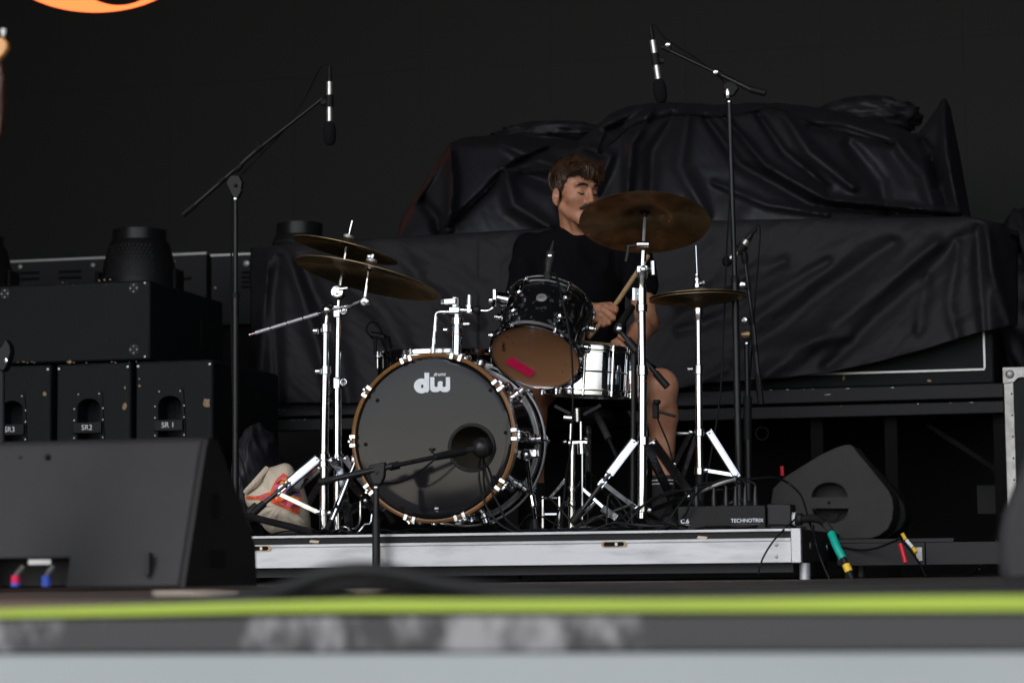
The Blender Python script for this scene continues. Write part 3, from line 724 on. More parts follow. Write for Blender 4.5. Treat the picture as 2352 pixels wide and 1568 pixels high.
MB_ = MB().tube([V(757, 154, YO), V(750, 148, YO), V(738, 152, YO), V(728, 170, YO), V(700, 225, YO + .02), V(660, 290, YO + .012), V(600, 355, YO + .014), V(545, 412, YO + .016), V(532, 450, YO + .014), V(531, 560, YO + .016), V(532, 800, YO + .016), V(540, 1000, YO), V(562, 1080, YO), V(566, 1180, YO), V(580, 1222, YO)], .0032, 6, smooth=6)
tag(MB_.build('cable', MAT['cable'], None, origin=V(540, 1000, YO)), 'thin black cable running down the left boom stand', 'cable')
# right overhead
YP = 8.45
st = T('boom_stand', 'tall black boom stand right of the kit whose arm reaches up to the left', 'microphone stand', Vz(1700, ZR, YP))
MB().tube([Vz(1700, ZR, YP), V(1688, 645, YP)], .0125, 14).build('lower_tube', MAT['stand'], st)
MB().tube([V(1688, 645, YP), V(1675, 232, YP)], .0092, 14).build('upper_tube', MAT['stand'], st)
MB().lathe(V(1688, 648, YP), (0, 0, 1), [(.0145, 0), (.015, .012), (.0105, .022)], 14).build('clutch', MAT['rubber'], st)
MB().lathe(V(1675, 236, YP), (0, 0, 1), [(.0105, 0), (.0105, .005), (.009, .006)], 14).build('collar', MAT['chromed'], st)
MB().lathe(V(1672, 214, YP), (0, 0, 1), [(.011, -.02), (.014, -.01), (.014, .005), (.010, .018)], 14).build('swivel', MAT['chromed'], st)
b = MB(); b.prism([V(x, y, YP - .011) for x, y in ((1660, 196), (1672, 186), (1690, 192), (1696, 202), (1684, 220), (1668, 220))], (0, .022, 0)); b.build('pivot', MAT['rubber'], st, bevel=.003)
MB().tube([V(1655, 172, YP), V(1735, 211, YP)], .0098, 12).build('boom_tube', MAT['stand'], st)
MB().tube([V(1520, 108, YP), V(1655, 172, YP)], .0068, 12).build('boom_extension', MAT['stand'], st)
MB().tube([V(1725, 206, YP), V(1759, 214, YP)], .0125, 12).build('counter_grip', MAT['rubber'], st)
for x, y in ((1532, 112), (1650, 168)):
    MB().tube([V(x - 8, y - 4, YP), V(x + 8, y + 4, YP)], .0115, 12).build('clutch', MAT['rubber'], st)
for x, y in ((1534, 103), (1644, 166)): MB().lathe(V(x, y, YP - .008), (0, -1, 0), [(.009, 0), (.009, .006), (.004, .008)], 12).build('thumb_screw', MAT['chromed'], st)
pb = Vz(1700, ZR, YP)
for a in (80, 200, 320): MB().tube([pb + Vector((0, 0, .12)), pb + Vector((.28 * math.cos(R(a)), .28 * math.sin(R(a)), .01))], .008, 8).build('leg', MAT['stand'], st)
pencil_mic((1494, 58), (1520, 236), YP, 'silver pencil microphone with black foam, hanging from the right boom')
tag(MB().tube([V(1495, 60, YP), V(1503, 58, YP), V(1530, 90, YP + .01), V(1600, 135, YP + .012), V(1662, 190, YP + .014), V(1672, 260, YP + .016), V(1677, 400, YP), V(1668, 600, YP - .03), V(1662, 760, YP - .04), V(1655, 900, YP - .05), V(1634, 1040, YP - .06), V(1610, 1160, YP - .08), V(1590, 1215, YP - .1)], .0036, 6, smooth=6).build('cable', MAT['cable'], None, origin=V(1660, 900, YP)), 'thin black cable hanging beside the right boom stand and across the hi-hat', 'cable')
# small stand with hi-hat mic behind the right boom
YQ = 8.65
st = T('boom_stand', 'shorter black stand right behind the tall right one, with a hanging boom', 'microphone stand', Vz(1720, ZR, YQ))
MB().tube([Vz(1720, ZR, YQ), V(1717, 920, YQ)], .0125, 12).build('lower_tube', MAT['stand'], st)
MB().tube([V(1717, 1010, YQ), V(1717, 910, YQ)], .0155, 12).build('grip', MAT['rubber'], st)
MB().tube([V(1717, 930, YQ), V(1715, 786, YQ)], .009, 12).build('upper_tube', MAT['stand'], st)
MB().lathe(V(1715, 790, YQ), (0, 0, 1), [(.011, 0), (.011, .005), (.009, .006)], 12).build('collar', MAT['chromed'], st)
MB().lathe(V(1713, 768, YQ - .01), (0, -1, 0), [(.016, -.02), (.016, .012), (.008, .016)], 16).build('pivot', MAT['brass2'], st)
MB().tube([V(1712, 603, YQ), V(1729, 740, YQ - .01)], .0068, 10).build('boom_extension', MAT['stand'], st)
MB().tube([V(1729, 740, YQ - .01), V(1745, 905, YQ - .01)], .009, 10).build('boom_tube', MAT['stand'], st)
MB().tube([V(1741, 860, YQ - .01), V(1748, 928, YQ - .01)], .0125, 10).build('counter_grip', MAT['rubber'], st)
for x, y in ((1717, 655), (1727, 738), (1734, 800)): MB().tube([V(x - 1, y - 8, YQ - .01), V(x + 1, y + 8, YQ - .01)], .012, 10).build('clutch', MAT['rubber'], st)
for x, y in ((1706, 654), (1710, 735)): MB().lathe(V(x, y, YQ - .02), (0, -1, 0), [(.010, 0), (.010, .006), (.004, .008)], 12).build('thumb_screw', MAT['chromed'], st)
MB().lathe(V(1712, 606, YQ), cdir(-.1, 1, 0), [(.010, 0), (.012, .01), (.014, .02), (.010, .045)], 12).build('mount', MAT['rubber'], st)
pq = Vz(1720, ZR, YQ)
for a in (70, 190, 310): MB().tube([pq + Vector((0, 0, .12)), pq + Vector((.25 * math.cos(R(a)), .25 * math.sin(R(a)), .01))], .008, 8).build('leg', MAT['stand'], st)
t = T('condenser_microphone', 'tilted black pencil microphone with brass band beside the right pole, pointing at the hi-hat', 'microphone', V(1700, 570, YQ))
MB().tube([V(1736, 524, YQ), V(1722, 542, YQ)], [.007, .009], 12).build('plug', MAT['rubber'], t)
MB().tube([V(1724, 540, YQ), V(1716, 552, YQ)], .0125, 14).build('body', MAT['black'], t)
MB().tube([V(1716, 552, YQ), V(1706, 566, YQ)], .0125, 14).build('band', MAT['nickel'], t)
MB().tube([V(1710, 562, YQ), V(1694, 580, YQ)], .019, 14).build('clip', MAT['rubber'], t)
MB().tube([V(1696, 578, YQ), V(1676, 596, YQ)], .011, 14).build('barrel', MAT['nickel'], t)
MB().sphere(V(1670, 600, YQ), .0195, 14).build('foam_windscreen', MAT['foam'], t)
tag(MB().tube([V(1736, 524, YQ), V(1741, 516, YQ), V(1746, 530, YQ), V(1742, 600, YQ), V(1734, 700, YQ), V(1730, 760, YQ + .02), V(1722, 900, YQ + .02), V(1722, 1100, YQ + .02), V(1724, 1200, YQ)], .0032, 6, smooth=5).build('cable', MAT['cable'], None, origin=V(1730, 760, YQ)), 'thin black cable looping from the hi-hat microphone down its stand', 'cable')
tag(MB().torus(V(1750, 995, RY - .05), cdir(0, 0, 1), .026, .0028, 28, 6).build('cable_loop', MAT['cable'], None, origin=V(1750, 995, RY - .05)), 'small loop of grey cable hanging under the rear riser rail', 'cable')

# ------------------------------------------------------------------ drum kit
class Fr:
    def __init__(s, o, a, up=(0, 0, 1)):
        s.o = Vector(o); s.a = Vector(a).normalized(); u = Vector(up); s.u = (u - s.a * u.dot(s.a)).normalized(); s.w = s.a.cross(s.u)
    def p(s, ang, r, h): return s.o + s.a * h + (s.w * math.cos(ang) + s.u * math.sin(ang)) * r
    def d(s, ang): return s.w * math.cos(ang) + s.u * math.sin(ang)
# bass drum: axis +Y, front hoop plane at YD
YD = 7.74
BC = V(994, 1005, YD)
bd = T('bass_drum', 'black bass drum facing front with amber hoop, dark glossy front skin and white lettering', 'bass drum', (BC.x, YD + .23, ZR))
BR = .283; BL = .47
fr = Fr(BC, (0, 1, 0)); ax = Vector((0, 1, 0))
# fr.w = a x u = Y x Z = +X
MB().lathe(BC, ax, [(.262, .03), (.268, .03), (.268, BL - .03), (.262, BL - .03)], 72, cap=False).build('shell', MAT['shell'], bd)
MB().lathe(BC, ax, [(.261, BL - .03), (.261, .03)], 64, cap=False).build('inner_shell', MAT['deep'], bd)
MB().lathe(BC, ax, [(.2705, .0), (.2755, -.002), (BR, .002), (BR, .038), (.270, .038), (.2705, .0)], 96, cap=False).build('hoop', MAT['wood_hoop'], bd, bevel=0)
MB().lathe(BC + ax * (BL - .038), ax, [(.2705, .0), (BR, .0), (BR, .038), (.270, .038), (.2705, 0)], 96, cap=False).build('hoop', MAT['shell'], bd)
b = MB().torus(BC + ax * (BL - .036), ax, BR + .001, .0045, 96, 6); b.build('hoop_inlay', MAT['alu'], bd)
MB().torus(BC + ax * (BL - .075), ax, .2705, .0035, 96, 6).build('head_rim', MAT['alu'], bd)
# front skin, slightly domed, with port hole
hd = MB().lathe(BC, ax, [(.2695, .030), (.266, .0145), (.262, .012), (.20, .0108), (.10, .0098), (.0001, .0095)], 96, cap=False)
hdo = hd.build('front_skin', MAT['head'], bd)
def C4(x, y, Y=YD + .0095): return V((1300 + x / 1.96) * .57422, (1350 + y / 1.96) * .57422, Y)
hole = C4(1150, 862)
# rebuild skin as polar mesh round the port so the hole is real
def skin_ring():
    b = MB(); n = 128; rad = [0, .02, .06, .12, .2, .3, .45, .62, .8, .92, .985, 1.0]
    hz = Vector((hole.x, 0, hole.z)); c0 = Vector((BC.x, 0, BC.z))
    for g in rad:
        for k in range(n):
            a = 2 * math.pi * k / n; d = Vector((math.cos(a), 0, math.sin(a)))
            pin = hz + d * .070
            # ray from hole centre to head circle radius .2695
            oc = hz - c0; bb = oc.dot(d); cc = oc.dot(oc) - .2695 ** 2; t = -bb + math.sqrt(bb * bb - cc)
            pout = hz + d * t; p = pin.lerp(pout, g); r = (p - c0).length
            y = float(np.interp(r, [0, .1, .2, .262, .266, .2695], [.0095, .0098, .0108, .012, .0145, .030]))
            b.v.append(Vector((p.x, YD + y, p.z)))
    for i in range(len(rad) - 1):
        for k in range(n): b.f.append((i * n + k, i * n + (k + 1) % n, (i + 1) * n + (k + 1) % n, (i + 1) * n + k))
    return b
bpy.data.objects.remove(hdo, do_unlink=True)
skin_ring().build('front_skin', MAT['head'], bd, ang=60)
MB().torus(Vector((hole.x, YD + .0075, hole.z)), ax, .0755, .0062, 64, 8, sx=.45).build('port_ring', MAT['rubber'], bd)
MB().lathe(BC + ax * (BL - .034), ax, [(.2695, .0), (.262, .01), (.0001, .012)], 64, cap=False).build('batter_skin', MAT['coated'], bd)
for x, y in ((410, 492), (318, 836), (1296, 413), (1415, 744), (1325, 1093), (598, 1335)):
    p = C4(x, y, YD + .0095); MB().lathe(p, (0, -1, 0), [(.0062, -.001), (.0062, .0012), (.0045, .0013), (.0045, .0005), (0, .0005)], 16).build('vent_hole', MAT['deep'], bd)
# lettering on the skin: rounded d and w with small italic word above
yl = YD + .0085
def C(x, y): return C4(x, y, yl)
def patchpoly(pts, name, m, parent, d=.0006): return MB().prism([C(x, y) for x, y in pts], (0, d, 0)).build(name, m, parent)
b = MB(); n = 40; cx, cy = 757, 378
ou = [(cx + 60 * math.cos(a), cy + 58 * math.sin(a)) for a in np.linspace(0, 2 * math.pi, n, endpoint=False)]
inn = [(762 + 10 * math.cos(a), 381 + 15 * math.sin(a)) for a in np.linspace(0, 2 * math.pi, n, endpoint=False)]
b.v = [C(*q) for q in ou + inn]; b.f = [(i, (i + 1) % n, n + (i + 1) % n, n + i) for i in range(n)]
dl = b.build('letter_d', MAT['print'], bd)
b = MB(); b.v = [C4(x, y, yl - .0003) for x, y in ((779, 274), (817, 274), (817, 405), (812, 421), (800, 431), (779, 418))]; b.f = [tuple(range(6))]; b.build('letter_stem', MAT['print'], dl)
def arcp(cx, cy, rx, ry, a0, a1, n=10): return [(cx + rx * math.cos(R(a0 + (a1 - a0) * k / n)), cy - ry * math.sin(R(a0 + (a1 - a0) * k / n))) for k in range(n + 1)]
w = [(824, 309), (858, 309), (858, 372)] + arcp(871, 374, 13, 13, 180, 340, 8) + [(884, 356)] + arcp(904, 353, 20, 13, 160, 20, 8) + [(921, 372)] + arcp(934, 374, 13, 13, 200, 360, 8) + [(947, 309), (981, 309), (981, 395)] + arcp(950, 395, 31, 31, 0, -90, 8) + [(925, 426), (903, 414), (884, 426)] + arcp(855, 395, 31, 31, -90, -180, 8)
b = MB(); b.v = [C4(x, y, yl) for x, y in w]; b.f = [tuple(range(len(w)))]; b.build('letter_w', MAT['print'], bd)
text_mesh('lettering', 'drums', C(898, 287), (1, 0, .0), (0, 0, 1), .0115, MAT['print'], bd, bold=.02, shear=.25)
text_mesh('lettering', 'dw', C(874, 1336), (1, 0, 0), (0, 0, 1), .0075, MAT['print'], bd, bold=.06)
text_mesh('lettering', 'drums', C(875, 1360), (1, 0, 0), (0, 0, 1), .0028, MAT['print'], bd)
for i in range(10):
    a = R(1 + 36 * i)
    for rear in (0, 1):
        base = 0 if not rear else BL; s = 1 if not rear else -1
        if rear and i in (5, 6): continue
        b = MB(); dr = fr.d(a); tn = ax.cross(dr)
        for da in (-.052, .052):
            dd = fr.d(a + da); o = BC + ax * base
            b.bar(o + dd * .268 + ax * (-.004 * s), o + dd * (BR + .002) + ax * (-.004 * s), .0125, .005, up=ax)
            b.bar(o + dd * (BR + .0035) + ax * (-.006 * s), o + dd * (BR + .0035) + ax * (.03 * s), .0125, .0045, up=dd)
        o = BC + ax * base
        b.bar(o + fr.d(a - .05) * (BR + .006) + ax * .026 * s, o + fr.d(a + .05) * (BR + .006) + ax * .026 * s, .012, .010, up=dr)
        b.sphere(o + dr * (BR + .010) + ax * .018 * s, .0065)
        cobj = b.build('claw_hook', MAT['chromed'], bd, bevel=.0012)
        b = MB(); b.tube([o + dr * (BR + .010) + ax * .005 * s, o + dr * (BR + .008) + ax * .12 * s], .0035, 8); b.build('tension_rod', MAT['chrome'], cobj)
        q = BC + ax * (.135 if not rear else BL - .135) + dr * .268
        MB().lathe(q, dr, [(.021, 0), (.021, .006), (.016, .011), (.016, .026), (.012, .031), (0, .033)], 18).build('lug', MAT['chrome'], bd)
# spurs
sl = MB().tube([V(816, 1062, YD + .10), V(759, 1203, YD + .02)], .0085, 12).build('spur', MAT['chrome'], bd)
MB().tube([V(762, 1195, YD + .02), V(750, 1219, YD)], [.009, .013], 12).build('rubber_foot', MAT['rubber'], sl)
MB().tube([V(783, 1145, YD + .06), V(772, 1170, YD + .04)], .012, 12).build('spur_collar', MAT['chrome'], sl)
MB().lathe(V(818, 1058, YD + .11), (-1, 0, .3), [(.02, -.02), (.02, .01), (.012, .02)], 14).build('spur_bracket', MAT['chrome'], sl)
sr = MB().tube([V(1208, 1042, YD + .14), V(1229, 1195, YD + .03)], .0085, 12).build('spur', MAT['chrome'], bd)
MB().tube([V(1229, 1193, YD + .03), V(1232, 1222, YD + .02)], [.010, .014], 12).build('rubber_foot', MAT['rubber'], sr)
MB().tube([V(1222, 1140, YD + .06), V(1226, 1162, YD + .05)], .012, 12).build('spur_collar', MAT['chrome'], sr)
b = MB(); b.bar(V(1188, 1044, YD + .15), V(1236, 1040, YD + .15), .03, .03); b.sphere(V(1208, 1044, YD + .13), .02); b.build('spur_bracket', MAT['chrome'], sr, bevel=.005)

def lugged_drum(t, o, a, Rr, L, up, shellm, lugs, nl=6, off=0., hoopm='chrome', turret=True, double=True, batter='coated', reso='tomhead'):
    """o = resonant (lower) end centre, a = axis toward the playing side"""
    f = Fr(o, a, up); a = f.a
    MB().lathe(o, a, [(Rr, .008), (Rr, L - .008)], 64, cap=False).build('shell', shellm, t)
    MB().lathe(o, a, [(Rr + .002, -.002), (Rr - .004, .001), (.0001, .002)], 64, cap=False).build('lower_skin', MAT[reso], t)
    MB().lathe(o, a, [(Rr + .002, L + .002), (Rr - .004, L - .001), (.0001, L - .002)], 64, cap=False).build('upper_skin', MAT[batter], t)
    for h0, s in ((0, 1), (L, -1)):
        pr = [(Rr + .0045, -.011 * s), (Rr + .0095, -.009 * s), (Rr + .0055, -.006 * s), (Rr + .0055, .006 * s), (Rr + .0135, .011 * s), (Rr + .0135, .0135 * s), (Rr + .003, .012 * s), (Rr + .0028, -.009 * s), (Rr + .0045, -.011 * s)]
        MB().lathe(o + a * h0, a, pr, 72, cap=False).build('rim', MAT[hoopm], t)
    for i in range(nl):
        an = off + 2 * math.pi * i / nl; d = f.d(an)
        for h0, s in ((0, 1), (L, -1)):
            b = MB().tube([o + a * (h0 - .006 * s) + d * (Rr + .0115), o + a * (h0 + (.05 if double else .06) * s) + d * (Rr + .0115)], .0032, 8)
            b.lathe(o + a * (h0 + .008 * s) + d * (Rr + .0115), a * -s, [(.0065, 0), (.0065, .006), (.0045, .008), (.0045, .018), (0, .019)], 8)
            b.build('tension_rod', MAT['chrome'], t)
        if double:
            for hh_ in ((L * .30, L * .70) if turret else (L * .5,)):
                if turret:
                    lu = MB().lathe(o + a * hh_ + d * Rr, d, [(.023, -.002), (.022, .005), (.0135, .009), (.0, .010)], 20).build('lug', MAT['shell'], t)
                    MB().lathe(o + a * hh_ + d * (Rr + .008), d, [(.0135, 0), (.0135, .009), (.0145, .010), (.0145, .015), (.010, .019), (.010, .022), (.0, .023)], 18).build('lug_cap', MAT['chrome'], lu)
                else: MB().tube([o + a * (L * .2) + d * (Rr + .012), o + a * (L * .8) + d * (Rr + .012)], [.0055, .0055, .0085, .0085, .0055, .0055], 12).build('lug', MAT['chrome'], t)
        else:
            MB().lathe(o + a * (L * .25) + d * Rr, d, [(.021, 0), (.014, .010), (.014, .024), (.0, .026)], 18).build('lug', MAT['chrome'], t)
            MB().lathe(o + a * (L * .75) + d * Rr, d, [(.021, 0), (.014, .010), (.014, .024), (.0, .026)], 18).build('lug', MAT['chrome'], t)
    return f
# rack tom
TY = 8.02
to = V(1230, 817, TY); ta = cdir(.225, .73, .66)
tt = T('rack_tom', 'black rack tom tilted towards the player with brown lower skin and a pink tape strip', 'tom drum', to)
def proj(p):
    q = p - CAMP; d = q.dot(CF); return 1176 + q.dot(CR) / d * FP, 784 - q.dot(CU) / d * FP
f = Fr(to, ta, CU)
best = min((k for k in range(360) if f.d(R(k)).dot(CF) < 0), key=lambda k: abs(proj(f.p(R(k), .147, .15))[0] - 1246))
lugged_drum(tt, to, ta, .149, .222, CU, MAT['shell'], None, 6, off=R(best - 30))
bp_ = f.p(R(best), .147, .135); bd_ = f.d(R(best))
MB().lathe(bp_, bd_, [(.0185, -.001), (.0185, .002), (.014, .003), (0, .0032)], 24).build('badge', MAT['alud'], tt)
text_mesh('lettering', 'dw', bp_ + bd_ * .0036, bd_.cross(ta) * (-1), ta, .010, MAT['deep'], tt)
# pink tape + maker smudge on lower skin, in skin plane
def onskin(px, py, off=.0032):
    d = CF + CR * ((px - 1176) / FP) - CU * ((py - 784) / FP); n_ = ta; t_ = (to - n_ * (off - .002) - CAMP).dot(n_) / d.dot(n_); return CAMP + d * t_
def E(x, y): return (1900 + x / 2.6129) * .57422, (1030 + y / 2.6129) * .57422
q = [onskin(*E(x, y)) for x, y in ((385, 1037), (637, 1193), (562, 1252), (312, 1098))]
MB().prism(q, ta * .0004).build('tape_strip', MAT['pink'], tt)
text_mesh('lettering', 'REMO', onskin(*E(300, 930), .0030), CU - ta * CU.dot(ta) + CR * .15, -CR + ta * CR.dot(ta) + CU * .1, .012, MAT['neck'], tt, bold=.02)
for x, y in ((575, 823), (555, 902), (512, 1063), (943, 1115), (915, 1190), (337, 830), (395, 890)):
    p = onskin(*E(x, y), .0026); MB().lathe(p, -ta, [(.0028, 0), (.0, .0004)], 8).build('dimple', MAT['neck'], tt)
# side mounting bracket
b = MB(); b.tube([V(1168, 690, TY + .03), V(1140, 683, TY + .02)], [.026, .020], 16); b.bar(V(1136, 664, TY), V(1137, 705, TY), .012, .012); b.lathe(V(1133, 690, TY), (-1, 0, .0), [(.012, 0), (.012, .014), (.006, .018)], 12)
b.build('mount_bracket', MAT['chrome'], tt, bevel=.002)

# tom post on the bass drum
PY_ = 7.98
tp_ = T('tom_post', 'chrome post and clamps rising from the bass drum to hold the tilted tom', 'tom holder', V(1049, 808, PY_))
MB().tube([V(1049, 812, PY_), V(1050, 775, PY_), V(1050, 750, PY_)], [.0190, .0185, .0165], 20).build('lower_tube', MAT['chrome'], tp_)
MB().tube([V(1050, 772, PY_), V(1050, 722, PY_)], .0150, 20).build('upper_tube', MAT['chrome'], tp_)
MB().tube([V(1050, 745, PY_), V(1050, 730, PY_)], .021, 20).build('memory_lock', MAT['chrome'], tp_)
b = MB(); b.box(V(1030, 720, PY_ - .02), V(1062, 706, PY_ + .02)); b.box(V(1018, 700, PY_ - .02), V(1052, 686, PY_ + .01)); b.tube([V(1012, 692, PY_), V(1026, 692, PY_)], .012); b.build('clamp_block', MAT['chrome'], tp_, bevel=.004)
MB().tube([V(1045, 706, PY_), V(1045, 684, PY_)], .016, 16).build('clamp_cap', MAT['chrome'], tp_)
MB().tube([V(1078, 718, PY_), V(1078, 700, PY_), V(1078, 699, PY_), V(1078, 678, PY_)], [.013, .013, .009, .009], 16).build('side_stub', MAT['chrome'], tp_)
MB().tube([V(1050, 712, PY_), V(1085, 714, PY_)], .011, 12).build('cross_arm', MAT['chromed'], tp_)
MB().sphere(V(1096, 712, PY_), .016).build('ball_joint', MAT['black'], tp_)
b = MB(); b.lathe(V(1028, 758, PY_ - .01), (-1, 0, 0), [(.010, 0), (.010, .012), (.005, .015)]); b.lathe(V(1072, 745, PY_), (1, 0, 0), [(.009, -.01), (.009, .010), (.005, .012)]); b.build('wing_screw', MAT['chrome'], tp_)
MB().tube([V(1099, 713, PY_), V(1120, 714, PY_), V(1132, 706, PY_), V(1136, 690, PY_ + .02)], .0065, 12, smooth=5).build('l_arm', MAT['chrome'], tp_)
MB().tube([V(1034, 717, PY_), V(1010, 717, PY_), V(1002, 722, PY_), V(1000, 740, PY_), V(994, 806, PY_)], .0075, 12, smooth=5).build('l_arm', MAT['chrome'], tp_)
for y in (748, 776, 798): MB().tube([V(1000 - (y - 740) * .09, y, PY_), V(1000 - (y - 738) * .09, y + 14, PY_)], .0092, 12).build('arm_sleeve', MAT['chromed'], tp_)

# floor tom behind the bass drum
FTY = 8.50
ft_o = V(1012, 1000, FTY)
ftz = V(1012, 815, FTY).z
ft = T('floor_tom', 'big black floor tom almost hidden behind the bass drum, chrome rim showing above it', 'tom drum', Vz(1012, ZR, FTY))
c_ = Vz(1012, 0, FTY); FO = Vector((c_.x, FTY, ftz - .36))
lugged_drum(ft, FO, Vector((.0, -.03, 1)), .222, .36, (0, -1, 0), MAT['shell'], None, 8, off=R(10))
for an in (200, 330, 90):
    x, y = FO.x + .245 * math.cos(R(an)), FO.y + .245 * math.sin(R(an))
    lg = MB().tube([Vector((x, y, FO.z + .2)), Vector((x, y, ZR + .10)), Vector((x + .03 * math.cos(R(an)), y + .03 * math.sin(R(an)), ZR + .05)), Vector((x + .06 * math.cos(R(an)), y + .06 * math.sin(R(an)), ZR + .014))], .006, 10, smooth=4).build('leg', MAT['chrome'], ft)
    MB().sphere(Vector((x + .065 * math.cos(R(an)), y + .065 * math.sin(R(an)), ZR + .014)), .014).build('rubber_foot', MAT['rubber'], lg)
    MB().box((x - .014, y - .014, FO.z + .06), (x + .014, y + .014, FO.z + .11)).build('leg_bracket', MAT['chrome'], lg, bevel=.003)
# J-shaped hooks seen left of the bass drum
for P in ([(827, 1150), (826, 1195), (818, 1212), (800, 1217)], [(803, 1213), (788, 1210), (778, 1222)]):
    MB().tube([V(x, y, 7.95) for x, y in P], .005, 8, smooth=4).build('leg', MAT['chrome'], ft)
# mic on floor tom
t = T('clip_microphone', 'small black drum microphone with looping cable clipped at the left rim of the floor tom', 'microphone', V(870, 770, 8.3))
MB().tube([V(853, 768, 8.3), V(884, 774, 8.3)], .012, 14).build('body', MAT['black'], t)
MB().tube([V(884, 774, 8.3), V(893, 800, 8.32)], [.019, .015], 14).build('capsule', MAT['stand'], t)
MB().tube([V(862, 776, 8.3), V(862, 815, 8.3)], .007, 8).build('clip', MAT['rubber'], t)
tag(MB().tube([V(856, 778, 8.3), V(842, 760, 8.3), V(848, 742, 8.3), V(864, 742, 8.3), V(876, 760, 8.3), V(886, 790, 8.32), V(892, 850, 8.3)], .0032, 6, smooth=6).build('cable', MAT['cable'], None, origin=V(860, 760, 8.3)), 'thin black cable looping above the floor tom rim', 'cable')

# snare drum
SY = 8.28
so = V(1350, 905, SY); sa = cdir(.045, .985, .06)
sn = T('snare_drum', 'shiny chrome snare drum right of the tilted tom', 'snare drum', so)
lugged_drum(sn, so, sa, .152, .156, (0, -1, 0), MAT['snare'], None, 10, off=R(12), turret=False)
MB().torus(so + sa * .074, sa, .1535, .0035, 64, 6).build('bead', MAT['chromed'], sn)
for px, w in ((1452, .02),):
    b = MB(); b.box(V(px - 8, 850, SY - .1), V(px + 8, 884, SY - .07)); b.lathe(V(px, 850, SY - .085), (0, 0, 1), [(.010, 0), (.010, .016), (.006, .02)], 12); b.build('throw_off', MAT['chrome'], sn, bevel=.003)

def cymbal(name, label, c, nrm, Rr, m, group=None, cat='cymbal'):
    t = T(name, label, cat, c, group); n_ = Vector(nrm).normalized()
    rb = Rr * .21
    prof = [(Rr, -.0), (Rr * .8, .010 * Rr / .25), (Rr * .5, .020 * Rr / .25), (rb, .026 * Rr / .25), (rb * .8, .042 * Rr / .25), (rb * .45, .053 * Rr / .25), (.006, .056 * Rr / .25)]
    top = [(r, h_ + .0012) for r, h_ in prof[::-1]]
    b = MB(); b.lathe((0, 0, 0), (0, 0, 1), prof + top + [prof[0]], 96, cap=False)
    plate = b.build('plate', m, None, ang=60); plate.parent = t; plate.rotation_euler = n_.to_track_quat('Z', 'Y').to_euler()
    hb = .056 * Rr / .25
    MB().lathe(c + n_ * hb, n_, [(.019, -.004), (.019, -.010), (.010, -.014), (.007, -.030)], 16).build('lower_felt', MAT['rubber'], t)
    MB().lathe(c + n_ * hb, n_, [(.019, .003), (.019, .013), (.008, .014)], 16).build('upper_felt', MAT['alud'], t)
    return t, c + n_ * hb, n_
# left crash pair
YA = 8.0; YB = 8.12
t1, h1, n1_ = cymbal('crash_cymbal', 'large bronze crash cymbal on the left, lower of the two, tilted right', V(843, 640, YA), cdir(.235, .955, .17), .258, MAT['brass2'], 'crash cymbals')
b = MB(); b.lathe(h1 + n1_ * .016, n1_, [(.009, 0), (.009, .014), (.005, .016)]); b.bar(h1 + n1_ * .024 - CR * .018, h1 + n1_ * .024 + CR * .006, .010, .008); b.build('wing_nut', MAT['chrome'], t1, bevel=.001)
t2, h2, n2_ = cymbal('crash_cymbal', 'smaller dark crash cymbal on the left, above the larger one', V(793, 575, YB), cdir(.23, .965, .125), .190, MAT['brass2'], 'crash cymbals')
t3, h3, n3_ = cymbal('ride_cymbal', 'big dark brown ride cymbal in front of the drummer, seen from below', V(1481, 512, 8.12), cdir(.03, .905, .425), .226, MAT['brass'])
b = MB().tube([h3 + n3_ * .012, h3 + n3_ * .035], .004); b.build('top_rod', MAT['chrome'], t3)

TILT = CF - Vector((0, 0, .17)) + Vector((.05, 0, 0))
def flat(b, p0, p1, w=.020, t=.006): b.bar(p0, p1, w, t, up=TILT)
# stand A (x747)
sa_ = T('cymbal_stand', 'chrome cymbal stand at far left with a ribbed counterweight rod pointing left', 'cymbal stand', Vz(744, ZR, YA))
MB().tube([Vz(744, ZR + .03, YA), V(745, 1050, YA)], .0150, 16).build('base_tube', MAT['chrome'], sa_)
MB().tube([V(744, 1050, YA), V(747, 860, YA)], .0150, 16).build('lower_tube', MAT['chrome'], sa_)
MB().tube([V(747, 862, YA), V(748, 745, YA)], .0120, 16).build('middle_tube', MAT['chrome'], sa_)
MB().tube([V(749, 745, YA), V(751, 725, YA)], .0085, 12).build('upper_tube', MAT['chromed'], sa_)
for y in (752, 848): MB().tube([V(748, y + 12, YA), V(748, y - 8, YA)], .0185, 16).build('height_clamp', MAT['chrome'], sa_, bevel=.002)
b = MB(); b.lathe(V(730, 760, YA - .01), (-1, 0, 0), [(.011, 0), (.011, .014), (.006, .018)]); b.lathe(V(735, 853, YA - .01), (-1, 0, 0), [(.010, 0), (.010, .014), (.006, .018)]); b.build('wing_screw', MAT['chrome'], sa_)
MB().sphere(V(752, 712, YA), .021, 18).build('tilter', MAT['chrome'], sa_)
rod0, rod1 = V(736, 719, YA), V(572, 769, YA - .05)
MB().tube([rod0, rod1], .0035, 10).build('counterweight_rod', MAT['chrome'], sa_)
for k in range(4):
    MB().tube([lerp(rod0, rod1, .03 + k * .225), lerp(rod0, rod1, .03 + k * .225 + .205)], .0068, 12).build('rod_sleeve', MAT['alu'], sa_)
MB().tube([V(765, 710, YA), V(800, 703, YA), V(834, 690, YA)], .0065, 10).build('boom_arm', MAT['chromed'], sa_)
MB().tube([V(798, 706, YA), V(812, 698, YA)], .011, 10).build('arm_clamp', MAT['chrome'], sa_)
MB().lathe(V(837, 692, YA - .012), (0, -1, 0), [(.016, -.02), (.016, .004), (.012, .006), (.012, .003), (.006, .004), (0, .006)], 20).build('arm_tilter', MAT['chromed'], sa_)
